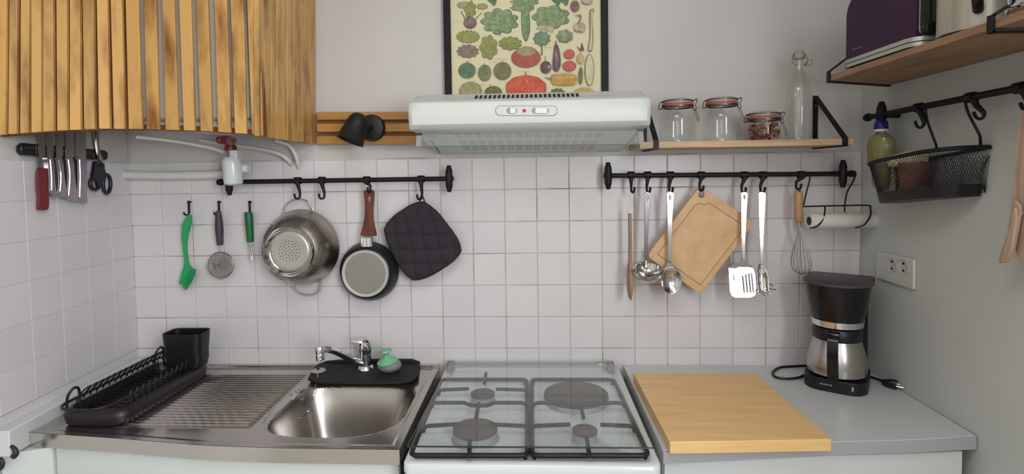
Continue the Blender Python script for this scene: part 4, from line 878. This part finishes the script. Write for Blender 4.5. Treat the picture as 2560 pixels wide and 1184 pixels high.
# ================================================================== KNIFE STRIP ON THE LEFT WALL
c7 = lambda x, y, off: UL(40+x/5.381, 320+y/5.381, off)
def wslab(pts, off, th, k=1, holes=()):
    L_ = [spl([c7(x, y, off) for x, y in pts], k) if k > 1 else [c7(x, y, off) for x, y in pts]]+[spl([c7(x, y, off) for x, y in h], 4) for h in holes]
    return B().slab(L_, -NL*th)
ks = thing('magnetic_strip', 'black magnetic knife strip on the left wall under the cabinet', 'knife strip', c7(650, 300, 0))
wslab([(75, 240), (120, 200), (1200, 298), (1245, 330), (1240, 405), (1205, 432), (120, 362), (80, 315)], .016, .015).obj('bar', blackp, ks, bevel=.003)
wslab([(130, 255), (1190, 345), (1190, 360), (130, 272)], .0172, .002).obj('magnet_line', mat('strip_grey', (60, 56, 60), .4), ks)
bl = mat('knife_blade', (168, 164, 156), .22, 1); hs = mat('knife_handle_steel', (172, 160, 168), .26, 1)
kn = thing('knife', 'kitchen knife with a dark red handle, leftmost on the magnetic strip', 'knife', c7(360, 600, .02))
wslab([(275, -330), (330, -400), (395, -330), (395, 380), (430, 400), (432, 560), (310, 562), (286, 540), (290, 400), (312, 380), (305, 200), (275, 60)], .0195, .0018).obj('blade', bl, kn)
wslab([(310, 556), (435, 556), (430, 680), (432, 800), (445, 930), (442, 1070), (400, 1102), (322, 1098), (308, 1060), (315, 930), (303, 800)], .0245, .007, 3).obj('handle', mat('dark_red_handle', (112, 38, 44), .45), kn, bevel=.003)
for i, (bx, hl, hr, yb, lab) in enumerate((((410, 500), (440, 452, 446), (498, 522, 552), 915, 'steel-handled knife just right of the red-handled one'), ((545, 625), (552, 580, 560), (622, 655, 692), 930, 'steel-handled knife, second of the four matching ones from the left'), ((668, 788), (684, 700, 676), (758, 795, 832), 985, 'steel-handled knife, third of the four matching ones from the left'), ((797, 942), (836, 838, 826), (940, 950, 960), 1005, 'widest steel-handled knife, rightmost before the scissors'))):
    kn = thing('knife', lab, 'knife', c7((bx[0]+bx[1])/2, 600, .02), 'matching steel knives on the magnetic strip')
    wslab([(bx[0], -260-40*i), (bx[1], -200-30*i), (bx[1], 395), (hr[0]-4, 420), (hl[0]+4, 415), (bx[0], 385)], .0195+.0003*i, .0018).obj('blade', bl, kn)
    wslab([(hl[0]-22, 395), (hr[0]+5, 405), (hr[1], 640), (hr[2]-2, yb-60), (hr[2], yb-5), (hr[2]-50, yb), (hl[2]+10, yb-45), (hl[2], yb-70), (hl[1]-8, 660), (hl[0]-8, 470)], .0255, .008, 3).obj('handle', hs, kn, bevel=.0028, seg=3)
    B().tube(spl([c7(hl[0]+18, 425, .0256), c7(hl[1]+24, 640, .0260), c7(hl[2]+30, yb-80, .0256)], 5, False), .0016, 6).obj('glint_strip', chrome, kn)  # chrome strip added to stand in for the glint along the handle
sc = thing('scissors', 'kitchen scissors with dark plastic handles at the right end of the strip', 'scissors', c7(1130, 600, .02))
b = wslab([(1018, 30), (1040, -120), (1075, 40), (1132, 300), (1150, 410), (1165, 475), (1130, 490), (1100, 400), (1045, 200)], .0200, .002); b.obj('blade', bl, sc)
wslab([(1085, -40), (1110, -120), (1120, 20), (1120, 300), (1175, 420), (1160, 470), (1110, 410), (1085, 200)], .0224, .002).obj('blade', bl, sc)
B().cyl(c7(1133, 395, .0235), c7(1133, 395, .0265), .0035, n=14).obj('pivot_screw', blackp, sc)
sh = mat('scissor_plastic', (34, 28, 46), .4)
def ring(cx, cy_, rx, ry, off): return [c7(cx+rx*math.cos(t*math.pi/12), cy_+ry*math.sin(t*math.pi/12), off) for t in range(24)]
b = B(); b.tube(ring(1062, 742, 62, 84, .024), .0052, 10, True); b.obj('finger_ring', sh, sc); b = B(); b.tube(ring(1222, 752, 50, 124, .024), .0052, 10, True); b.obj('finger_ring', sh, sc)
wslab([(1080, 450), (1120, 460), (1150, 500), (1190, 470), (1200, 560), (1230, 640), (1180, 700), (1130, 800), (1105, 720), (1050, 660), (1065, 560)], .030, .011, 3).obj('handle_neck', sh, sc, bevel=.002)
# ================================================================== BACK-WALL SHELF WITH JARS
sf = thing('wall_shelf', 'wooden wall shelf with black strap brackets right of the hood', 'shelf', (.57, -.08, 1.58))
sa, sb = U(1599, 374, y=-.16), U(2136, 355, y=-.16); zs0 = (sa.z+sb.z)/2-.002; SHX0, SHX1 = sa.x, sb.x; ZS = zs0+.018
b = B(); b.slab([[V(SHX0, -.16, zs0), V(SHX0, -.001, zs0), V(SHX1, -.001, zs0), V(SHX1, -.16, zs0)]], (0, 0, .018)); b.obj('board', shelfw, sf, bevel=.002)
for px in (1611, 2038):
    x = U(px, 300, y=-.002).x
    bk = B(); wd = .007; bk.span((x-wd, -.004, zs0-.004), (x+wd, -.001, zs0+.155)).span((x-wd, -.164, zs0-.004), (x+wd, -.001, zs0-.0005)).span((x-wd, -.1645, zs0-.004), (x+wd, -.1605, zs0+.022))
    bk.slab([[V(x-wd, -.1635, zs0+.020), V(x-wd, -.1605, zs0+.017), V(x-wd, -.002, zs0+.150), V(x-wd, -.002, zs0+.155)]], (2*wd, 0, 0)); o = bk.obj('bracket', iron, sf)
    B().cyl((x, -.004, zs0+.125), (x, -.0055, zs0+.125), .003, n=10).obj('screw', steel_p, o)
ccl = mat('jar_wire', (92, 82, 78), .35, .8); rub = mat('orange_rubber', (172, 92, 70), .5)
def jar(px, pyb, w_px, h_px, label, small=False, cont=False, lidr=1.0):
    y = -.082; base = U(px, pyb, y=y); base.z = ZS; sc_ = (base-EYE).dot(fw)/F; r = w_px/2*sc_; h = h_px*sc_; t = thing('glass_jar', label, 'jar', base, 'clip-top glass jars on the wooden shelf')
    hb_ = h*(.76 if not small else .66); rn = r*(.80 if not small else .94)
    B().lathe([(0, .004), (r*.55, .002), (r*.8, .0), (r*.93, .004), (r*.985, .014), (r, .03), (r*.99, hb_*.62), (r*.96, hb_*.78), (rn, hb_*.93), (rn*.98, hb_), (rn*1.03, hb_+.003), (rn*1.03, hb_+.006), (rn*.9, hb_+.007)], base, (0, 0, 1), 40).obj('body', glass, t)
    B().lathe([(rn*.93, hb_+.0), (rn*1.08, hb_+.0), (rn*1.08, hb_+.004), (rn*.93, hb_+.004)], base, (0, 0, 1), 40).obj('wire_ring', ccl, t)
    B().lathe([(rn*.92, hb_+.006), (rn*1.07, hb_+.006), (rn*1.09, hb_+.0085), (rn*1.07, hb_+.011), (rn*.92, hb_+.011)], base, (0, 0, 1), 40).obj('rubber_seal', rub, t)
    B().lathe([(rn*.9, hb_+.011), (rn*1.05, hb_+.012), (rn*1.06, hb_+.017), (rn*1.0, hb_+.022), (rn*.85, hb_+.025), (0, hb_+.024)], base, (0, 0, 1), 40).obj('lid', mat('lid_glass_tint', (196, 168, 148), .12, alpha=1) if False else thin_glass_lid, t)
    B().lathe([(rn*.98, hb_+.0175), (rn*1.10, hb_+.0175), (rn*1.10, hb_+.020), (rn*.98, hb_+.020)], base, (0, 0, 1), 40).obj('wire_ring', ccl, t)
    T_ = lambda x, y_, z: base+V(x, y_, z)
    b = B(); rr = rn*1.08
    b.tube(spl([T_(-rr, -.006, hb_+.018), T_(-rr-.008, -.008, hb_+.014), T_(-rr-.011, -.008, hb_-.002), T_(-rr-.004, -.006, hb_-.004), T_(-rr, -.004, hb_+.002)], 5, False), .0013, 6)
    b.obj('wire_hinge', ccl, t); b = B()
    b.tube(spl([T_(rr, -.006, hb_+.019), T_(rr+.006, -.008, hb_+.024), T_(rr+.009, -.008, hb_+.019), T_(rr+.004, -.008, hb_+.008), T_(rr+.007, -.008, hb_-.002), T_(rr+.002, -.006, hb_-.008), T_(rr-.003, -.006, hb_+.002)], 5, False), .0015, 6)
    b.obj('wire_clasp', ccl, t); b = B()
    b.tube(spl([T_(rr+.002, -.012, hb_-.004), T_(rr+.008, -.014, hb_-.022), T_(rr+.013, -.014, hb_-.038), T_(rr+.009, -.014, hb_-.040), T_(rr+.004, -.012, hb_-.022), T_(rr-.002, -.012, hb_-.006)], 5, False), .0012, 6); b.obj('clasp_lever', ccl, t)
    if cont:
        b = B(); rnd = random.Random(3)
        for i in range(90):
            a = rnd.uniform(0, 6.28); q = r*.84*math.sqrt(rnd.random()); zz = .008+rnd.random()*hb_*.72; s_ = rnd.uniform(.007, .012)
            b.box(base+V(q*math.cos(a), q*math.sin(a), zz), (s_, s_*.8, s_*.7), Matrix.Rotation(rnd.uniform(0, 3), 3, 'Z') @ Matrix.Rotation(rnd.uniform(0, 3), 3, 'X'))
        q = b.obj('brown_lumps', mat('brown_sugar', (150, 92, 62), .7, c2=(110, 60, 38), ns=60), t, smooth=False); q['kind'] = 'stuff'
thin_glass_lid = thin_glass('lid_tinted', (.86, .74, .66, 1), .05, .25)
jar(1694, 352, 89, 113, 'empty clip-top glass jar, leftmost on the wooden shelf nearest the hood')
jar(1804, 352, 90, 115, 'empty clip-top glass jar in the middle of the wooden shelf')
jar(1909, 352, 80, 76, 'low clip-top glass jar filled with brown lumps', True, True)
y = -.085; base = U(1996, 350, y=y); base.z = ZS; s_ = (base-EYE).dot(fw)/F; r = 29*s_
bt_ = thing('glass_bottle', 'tall clear glass bottle with wire swing stopper at the right end of the shelf', 'bottle', base)
H_ = 205*s_
B().lathe([(0, .004), (r*.7, .001), (r*.92, .001), (r, .008), (r, H_*.56), (r*.94, H_*.64), (r*.72, H_*.73), (r*.48, H_*.81), (r*.40, H_*.88), (r*.38, H_*.97), (r*.5, H_*.975), (r*.5, H_)], base, (0, 0, 1), 40).obj('body', thin_glass('bottle_glass', (.935, .95, .935, 1), .05), bt_)
B().lathe([(0, H_*.98), (r*.42, H_*.985), (r*.5, H_*1.02), (r*.4, H_*1.06), (r*.25, H_*1.085), (0, H_*1.09)], base, (0, 0, 1), 24).obj('stopper', mat('stopper_grey', (158, 162, 152), .3), bt_)
swm = mat('stopper_wire', (110, 112, 106), .35, .7)
for sg in (-1, 1):
    b = B(); b.tube(spl([base+V(sg*r*.30, 0, H_*1.075), base+V(sg*r*.62, -.004, H_*1.0), base+V(sg*r*.56, -.006, H_*.93), base+V(sg*r*.3, -.010, H_*.90)], 5, False), .0013, 6); b.obj('wire_arm', swm, bt_)
b = B()
b.tube(spl([base+V(r*.5, -.004, H_*.93), base+V(r*.9, -.008, H_*.97), base+V(r*.95, -.008, H_*.92), base+V(r*.55, -.004, H_*.90)], 5, True), .0012, 6); b.obj('wire_clasp', swm, bt_)
# ================================================================== RIGHT-WALL SHELF
rs = thing('wall_shelf', 'brown wooden shelf on the right wall carrying the purple toaster', 'shelf', (.87, -.5, 1.745))
ZR0, ZR1 = 1.7374, 1.7520
B().slab([[V(.765, -.212, ZR0), V(XR-.001, -.105, ZR0), V(XR-.001, -1.02, ZR0+.006), V(.765, -1.02, ZR0+.006)]], (0, 0, ZR1-ZR0)).obj('board', shelfr, rs, bevel=.002)
for yb in (-.222, -.731):
    b = B(); wd = .0065; y2_ = yb+.10 if yb > -.3 else yb
    b.slab([[V(.761, yb-wd, ZR0-.003), V(.761, yb+wd, ZR0-.003), V(XR-.001, y2_+wd, ZR0-.003), V(XR-.001, y2_-wd, ZR0-.003)]], (0, 0, .0028))
    b.span((.7605, yb-wd, ZR0-.003), (.7645, yb+wd, ZR1+.012)); b.slab([[V(.7605, yb-wd, ZR1+.010), V(.7645, yb-wd, ZR1+.009), V(XR-.001, y2_-wd, 1.90), V(XR-.001, y2_-wd, 1.905)]], (0, 2*wd, 0)); b.span((XR-.004, y2_-wd, ZR0), (XR-.001, y2_+wd, 1.905)); b.obj('bracket', iron, rs)
ts = thing('toaster', 'dark purple toaster with silver base trim on the right wall shelf', 'toaster', (.86, -.36, ZR1))
tx0, tx1, ty0, ty1 = .800, .940, -.492, -.232
def tprof(x0, x1, y0_, y1_, z0_, z1_, m, nm, rad=.05):
    pts = [V(x0, y1_, z0_), V(x0, y0_, z0_)]
    for a in range(7): t = math.radians(15*a); pts.append(V(x0, y0_+rad-rad*math.cos(t), z1_-rad+rad*math.sin(t)))
    for a in range(7): t = math.radians(15*a); pts.append(V(x0, y1_-rad+rad*math.sin(t), z1_-rad+rad*math.cos(t)))
    return B().slab([pts], (x1-x0, 0, 0)).obj(nm, m, ts, bevel=.012, seg=3)
tprof(tx0, tx1, ty0, ty1, 1.786, 1.945, mat('dark_purple', (58, 30, 60), .5, spec=.3), 'shell')
silv = mat('silver_trim', (186, 190, 180), .35, .5)
for za, zb in ((1.7765, 1.7855), (1.7660, 1.7745)): B().slab([[V(x, y_, za) for x, y_ in rrect((tx0+tx1)/2, (ty0+ty1)/2, tx1-tx0+.018, ty1-ty0+.02, .03)]], (0, 0, zb-za)).obj('trim_band', silv, ts)
B().slab([[V(x, y_, 1.7735) for x, y_ in rrect((tx0+tx1)/2, (ty0+ty1)/2, tx1-tx0+.012, ty1-ty0+.014, .03)]], (0, 0, .004)).obj('trim_gap', dark, ts)
B().slab([[V(x, y_, 1.757) for x, y_ in rrect((tx0+tx1)/2, (ty0+ty1)/2, tx1-tx0+.004, ty1-ty0, .03)]], (0, 0, .0095)).obj('base', mat('toaster_base', (42, 30, 30), .6), ts)
for y_ in (-.262, -.452):
    for x in (.815, .92): B().cyl((x, y_, ZR1), (x, y_, 1.7575), .007, n=12).obj('foot', mat('foot_clear', (130, 120, 108), .4), ts)
b = B(); lg = mat('faint_logo', (128, 112, 136), .5)
for i in range(8): b.box(U(2133+i*3.4, 124-i*1.15, x=tx0-.0004), (.0008, .0038, .0022 if i else .0045))
b.obj('logo', lg, ts)
B().slab([[V(x, ty0-.0005, z) for x, z in rrect((tx0+tx1)/2+.001, 1.862, tx1-tx0-.006, .150, .012)]], (0, -.005, 0)).obj('end_panel', mat('toaster_chrome', (176, 180, 170), .14, .95), ts, bevel=.002)
B().slab([[V(x, ty0-.006, z) for x, z in rrect(.825, 1.872, .004, .105, .0019)]], (0, -.0012, 0)).obj('lever_slot', blackp, ts)
B().ball((.826, ty0-.020, 1.925), .017, (1.15, .85, .5), 20).obj('lever_knob', blackp, ts)
B().lathe([(0, .014), (.012, .013), (.0145, .010), (.015, 0), (0, 0)], (.823, ty0-.006, 1.800), (0, -1, 0), 28).obj('browning_dial', blackp, ts)
kt = thing('kettle', 'brushed steel kettle with black handle beside the toaster on the upper right shelf', 'kettle', (.85, -.60, ZR1+.003))
kc = V(.851, -.602, ZR1+.005)
B().lathe([(0, .001), (.068, .001), (.072, .003), (.0722, .006), (0, .006)], kc, (0, 0, 1), 48).obj('base_ring', blackp, kt)
B().lathe([(.0, .006), (.0705, .007), (.0715, .012), (.071, .09), (.066, .16), (.055, .19), (0, .20)], kc, (0, 0, 1), 56).obj('body', mat('kettle_steel', (196, 194, 182), .36, .6, c2=(170, 166, 154), ns=4, stretch=(14, 14, .3)), kt)
B().tube(spl([V(.80, -.652, 1.935), V(.782, -.672, 1.90), V(.776, -.682, 1.85), V(.782, -.676, 1.808), V(.80, -.655, 1.795)], 6, False), .0085, 12).obj('handle', blackp, kt)
tr = thing('chrome_pot', 'shiny chrome pot cut by the upper right picture edge beside the kettle', 'pot', (.87, -.775, ZR1+.004))
B().lathe([(0, .002), (.088, .002), (.097, .008), (.1, .016), (.1, .018), (.0975, .022), (.0975, .10), (.1, .104), (.098, .106), (.094, .10), (.09, .02), (0, .015)], (.876, -.776, ZR1+.005), (0, 0, 1), 64).obj('body', chrome, tr)
# ================================================================== RIGHT-WALL RAIL, BASKET, APRON
def RZ(y_): return 1.6525+.018*(-y_-.17)*1.1
rr_ = thing('utensil_rail', 'black utensil rail on the right wall above the mesh basket', 'rail', (.93, -.3, 1.656))
B().cyl((.93, -.105, RZ(-.105)), (.93, -.85, RZ(-.85)), .0075, n=16).obj('bar', iron, rr_)
B().lathe([(0, 0), (.0105, .001), (.0115, .009), (.009, .018), (0, .020)], (.93, -.118, RZ(-.118)), (0, 1, 0), 18).obj('end_cap', iron, rr_)
for yb in (-.165, -.62):
    b = B(); b.lathe([(0, -.037), (.006, -.036), (.0085, -.028), (.0115, -.020), (.0125, 0), (.0115, .020), (.0085, .028), (.006, .036), (0, .037)], (.933, yb, RZ(yb)), (0, 0, 1), 20); b.cyl((.933, yb, RZ(yb)), (XR-.001, yb, RZ(yb)), .0085, n=16); b.obj('bracket', iron, rr_)
def rhook(px, pyr, pts, lab):
    y_ = U(px, pyr, x=.93).y; h = thing('rail_hook', lab, 'hook', (.93, y_, RZ(y_)))
    B().lathe([(.0077, -.010), (.0112, -.010), (.0115, 0), (.0112, .010), (.0077, .010)], (.93, y_, RZ(y_)), (0, 1, 0), 18).obj('clip', iron, h)
    P = spl([U(x, yy, x=.922) for x, yy in pts], 5, False); n = len(P)
    B().tube(P, [.0075-.0042*min(1, i/(n*.45)) for i in range(n)], 10).obj('shank', iron, h)
rhook(2297, 270, [(2299, 276), (2306, 292), (2310, 308), (2305, 317), (2298, 319), (2291, 313), (2288, 302)], 'empty J hook on the right wall rail above the soap bottle side of the basket')
rhook(2428, 243, [(2435, 250), (2442, 264), (2458, 280), (2459, 291), (2450, 297), (2440, 293), (2434, 280)], 'empty J hook on the right wall rail over the near end of the basket')
rhook(2550, 217, [(2556, 226), (2562, 236), (2572, 262), (2566, 272), (2556, 270), (2551, 257)], 'hook at the right picture edge carrying the apron')
bs = thing('mesh_basket', 'black wire mesh basket hanging from the right wall rail', 'basket', (.92, -.34, 1.48))
BY0, BY1, BXw = -.160, -.472, .972
def brim(t, z, k=1.0, dep=.105):   # t 0..1 around D outline starting far end on wall, over the front, to the near end
    a = math.pi*t; yc, hy_ = (BY0+BY1)/2, (BY0-BY1)/2*k; ca, sa_ = math.cos(a), math.sin(a); p = .62
    yy = yc+hy_*math.copysign(abs(ca)**p, ca); return V(BXw-dep*k*(sa_**p), yy, z+(-yy-.142)*.115)
zt_, zb_ = 1.514, 1.410
outline = [brim(i/36, zt_) for i in range(37)]; B().tube(outline, .0048, 8, True).obj('rim', iron, bs)
ol2 = [brim(i/36, zb_, .86, .095) for i in range(37)]; ol3 = [brim(i/36, zb_+.026, .893, .098) for i in range(37)]
b = B(); vs = ol2+ol3; n = 37; fs = [tuple(range(n))]+[(i, (i+1) % n, n+(i+1) % n, n+i) for i in range(n)]; b.add(vs, fs).obj('base_pan', blackp, bs, smooth=False, solid=.0015)
meshm = mat('black_mesh', (38, 36, 40), .5); b = B(); per = []
def bpt(s_, v): k = 1-.115*v; return brim(max(0, min(1, s_)), zt_+(zb_+.022-zt_)*v, k, .105-.008*v)
N_ = 74
for i in range(-12, N_+12):
    for sg in (-1, 1):
        pts = []
        for j in range(13):
            v = j/12; s_ = (i+sg*6*v)/N_
            if 0 <= s_ <= 1: pts.append(bpt(s_, v))
        if len(pts) > 1: b.tube(pts, .00055, 3)
for i in range(-8, 40):
    for sg in (-1, 1):
        pts = []
        for j in (0, 1):
            s_ = (i+sg*6*j)/36; s_ = max(0, min(1, s_)); pts.append(V(BXw, BY0+(BY1-BY0)*s_*(1-.06*j)-.01*j, zt_+.01+(zb_+.02-zt_)*j+s_*.012))
        b.tube(pts, .00055, 3)
q = b.obj('wire_mesh', meshm, bs, smooth=False, weld=False); q['kind'] = 'stuff'
for pts in ([(2313, 268), (2318, 300), (2330, 335), (2340, 362), (2342, 374)], [(2412, 250), (2418, 275), (2432, 305), (2448, 335), (2451, 350), (2451, 362)]):
    P = [U(x, y_, x=.925+.008*i) for i, (x, y_) in enumerate(pts)]
    B().tube(spl(P, 5, False), .0028, 8).obj('hanger', iron, bs)
B().tube([U(2313, 266, x=.922), U(2412, 250, x=.922)], .0022, 8).obj('hanger', iron, bs)
sb_ = thing('soap_bottle', 'yellow-green washing-up liquid bottle with blue cap in the mesh basket', 'bottle', U(2215, 470, x=.93))
a = U(2203, 395, x=.925); o = V(.925, a.y, a.z-.035)
q0_ = o; up_ = U(2203, 300, x=.925)-o; up_ = V(0, -up_.y*0-.014, 1)
s0 = (o-EYE).dot(fw)/F
B().lathe([(0, -.045), (.022, -.044), (.025, -.03), (.027, 0), (.031, .03), (.039, .055), (.040, .072), (.036, .088), (.022, .098), (.0140, .102), (.0135, .106), (0, .106)], o, V(0, .02, 1), 32, (.75, 1)).obj('body', mat('soap_green', (176, 174, 118), .15, trans=.5, c2=(160, 158, 104), ns=8), sb_)
lb_ = o+V(-.0245, .004, .045); B().box(lb_, (.004, .032, .038)).obj('label_patch', mat('soap_label', (104, 96, 66), .5, c2=(150, 140, 84), ns=40), sb_, bevel=.004)
B().lathe([(.0155, .106), (.0162, .108), (.0162, .112), (0, .112)], o, V(0, .02, 1), 24).obj('white_collar', whitep, sb_); B().lathe([(.0165, .112), (.0168, .114), (.0160, .130), (.012, .136), (0, .137)], o, V(0, .02, 1), 24).obj('cap', mat('blue_cap', (26, 34, 118), .35), sb_)
sg_ = thing('sponge', 'cream sponge block sticking out of the mesh basket', 'sponge', U(2270, 395, x=.925))
B().box(U(2268, 398, x=.928), (.05, .085, .030), Matrix.Rotation(-.12, 3, 'X')).obj('foam', mat('cream_sponge', (196, 188, 158), .9, c2=(182, 172, 142), ns=90), sg_, bevel=.005)
mg = thing('brown_beaker', 'brown beaker standing inside the mesh basket under the sponge', 'beaker', U(2290, 490, x=.925))
mc_ = V(.933, U(2290, 450, x=.933).y+.005, 1.446); B().lathe([(0, 0), (.028, 0), (.030, .004), (.034, .076), (.032, .076), (.028, .006), (0, .004)], mc_, (0, 0, 1), 32).obj('cup', mat('brown_clay', (126, 84, 68), .5, c2=(108, 70, 56), ns=14), mg)
apm = mat('pink_beige_cloth', (190, 164, 144), .9, c2=(172, 142, 120), ns=10, stretch=(10, 10, 1))
ap = thing('apron', 'pinkish beige apron hanging at the right picture edge', 'apron', U(2556, 285, x=.925))
def apl(pts, x, th, nm, k=4): return B().slab([spl([U(px, py, x=x) for px, py in pts], k)], (th, 0, 0)).obj(nm, apm, ap, bevel=.004, seg=3)
apl([(2557, 280), (2550, 311), (2541, 349), (2537, 412), (2531, 476), (2528, 530), (2532, 560), (2542, 548), (2566, 520), (2600, 500), (2620, 380), (2600, 290)], .925, .02, 'bib')
apl([(2530, 500), (2524, 545), (2511, 602), (2494, 653), (2504, 655), (2516, 654), (2530, 623), (2537, 590), (2544, 552), (2548, 520), (2540, 505)], .915, .006, 'tie_strap')
apl([(2534, 520), (2523, 575), (2508, 625), (2502, 654), (2514, 652), (2527, 622), (2533, 590), (2540, 540)], .908, .005, 'tie_strap')
apl([(2566, 530), (2549, 556), (2538, 592), (2538, 620), (2546, 644), (2562, 660), (2590, 668), (2630, 660), (2640, 560), (2600, 520)], .930, .03, 'skirt')
# ================================================================== SOCKET, COFFEE MAKER
ot = thing('wall_socket', 'white double wall socket on the right wall behind the coffee maker', 'socket', (XR, -.165, 1.23))
B().span((XR-.009, -.245, 1.193), (XR-.0005, -.088, 1.272)).obj('plate', mat('socket_white', (197, 199, 192), .5), ot, bevel=.003)
for px, py in ((2230, 662), (2259, 667)):
    p = U(px, py, x=XR-.0095); q = B().lathe([(.0205, 0), (.0195, .0015), (.0185, .001), (.017, .0002), (0, .0002)], p, (-1, 0, 0), 28).obj('socket_face', mat('socket_inner', (188, 190, 182), .5), ot)
    b = B(); [b.cyl(p+V(-.0004, s_*.0, s_*.0095), p+V(-.0018, s_*.0, s_*.0095), .0034, n=12) for s_ in (-1, 1)]; b.obj('pin_hole', blackp, q)
cm = thing('coffee_maker', 'black filter coffee maker with steel thermos jug in the right corner', 'coffee maker', (.845, -.135, ZC))
Cc = V(.840, -.138, ZC+.0005); fv = V(-.56, -.83, 0); rv = V(.83, -.56, 0)
def cpnt(r_, f_, z): return Cc+rv*r_+fv*f_+V(0, 0, z)
def cslab(w_, d_, rad, z0_, h_, cf=0, m=blackp, nm='x', bev=.004): return B().slab([[cpnt(x, cf+y_, z0_) for x, y_ in rrect(0, 0, w_, d_, rad, 6)]], (0, 0, h_)).obj(nm, m, cm, bevel=bev)
gb = mat('gloss_black', (16, 15, 18), .2)
cslab(.152, .180, .045, 0, .034, 0, blackp, 'base', .006)
cslab(.135, .050, .02, .03, .262, -.060, blackp, 'water_tank', .006)
fo = cpnt(0, .018, 0)
B().lathe([(0, .176), (.055, .176), (.0605, .178), (.066, .200), (.075, .245), (.080, .285), (.080, .288), (0, .288)], fo, (0, 0, 1), 56, (1, 1)).obj('filter_housing', gb, cm)
B().lathe([(0, .300), (.05, .300), (.080, .297), (.0855, .292), (.0855, .287), (.080, .285), (0, .285)], fo+V(0, 0, .001), (0, 0, 1), 56).obj('lid', mat('charcoal_lid', (70, 62, 68), .45), cm)
cslab(.165, .06, .02, .284, .012, -.055, mat('charcoal_lid', (0, 0, 0)), 'rear_lid', .004)
B().lathe([(.0600, .170), (.0628, .171), (.0650, .188), (.062, .189)], fo, (0, 0, 1), 56).obj('chrome_band', chrome, cm)
jg = B().lathe([(0, .036), (.066, .036), (.073, .042), (.0745, .060), (.071, .088), (.063, .118), (.058, .134), (0, .134)], cpnt(0, .022, 0), (0, 0, 1), 64).obj('jug', mat('jug_steel', (196, 190, 186), .24, 1, c2=(180, 174, 170), ns=3, stretch=(1, 1, 20)), cm)
B().lathe([(0, .134), (.0595, .134), (.0605, .140), (.060, .158), (.056, .166), (0, .167)], cpnt(0, .022, 0), (0, 0, 1), 56).obj('jug_lid', blackp, jg)
hd_ = [cpnt(.002, .080, .160), cpnt(.002, .095, .158), cpnt(.002, .112, .145), cpnt(.002, .118, .120), cpnt(.002, .114, .080), cpnt(.002, .108, .052), cpnt(.002, .094, .044)]
B().slab([spl([cpnt(-.013, .070, .163), cpnt(-.013, .100, .160), cpnt(-.013, .116, .146), cpnt(-.013, .120, .110), cpnt(-.013, .112, .060), cpnt(-.013, .102, .038), cpnt(-.013, .090, .040), cpnt(-.013, .096, .060), cpnt(-.013, .104, .100), cpnt(-.013, .100, .132), cpnt(-.013, .085, .142), cpnt(-.013, .070, .146)], 4)], rv*.026).obj('jug_handle', gb, jg, bevel=.004)
b = B(); p0_ = cpnt(-.030, .0905, .021)
for i in range(7): b.box(cpnt(-.030+i*.0042, .0905, .019), (.0032, .0012, .0026 if i % 3 else .0038), Matrix.Rotation(math.atan2(rv.y, rv.x), 3, 'Z'))
b.obj('logo', mat('logo_grey', (150, 146, 142), .4), cm)
B().box(cpnt(.044, .089, .019), (.004, .003, .011), Matrix.Rotation(math.atan2(rv.y, rv.x), 3, 'Z')).obj('switch', mat('switch_grey', (170, 170, 170), .3), cm)
cz = ZC+.0045
co = B().tube(spl([U(2022, 913, z=cz)]+[U(x, y_, z=cz) for x, y_ in ((1985, 915), (1950, 918), (1932, 930), (1940, 942), (1970, 946), (2000, 942), (2018, 932))], 6, False), .0036, 8).obj('power_cord', blackp, cm)
co = B().tube(spl([U(x, y_, z=cz+.001) for x, y_ in ((2168, 938), (2185, 944), (2200, 949), (2210, 954))], 5, False), .0034, 8).obj('power_cord', blackp, cm)
pp = U(2222, 958, z=ZC+.012); B().lathe([(.0, -.016), (.009, -.015), (.012, -.008), (.0165, .004), (.0175, .014), (.0165, .018), (0, .018)], pp, (.75, -.66, 0), 20, (.7, 1)).obj('plug', blackp, co)
b = B()
for s_ in (-1, 1): b.cyl(pp+V(.75, -.66, 0)*.018+V(.66, .75, 0)*.0095*s_, pp+V(.75, -.66, 0)*.035+V(.66, .75, 0)*.0095*s_, .0022, n=8)
b.obj('plug_pins', steel_p, co)
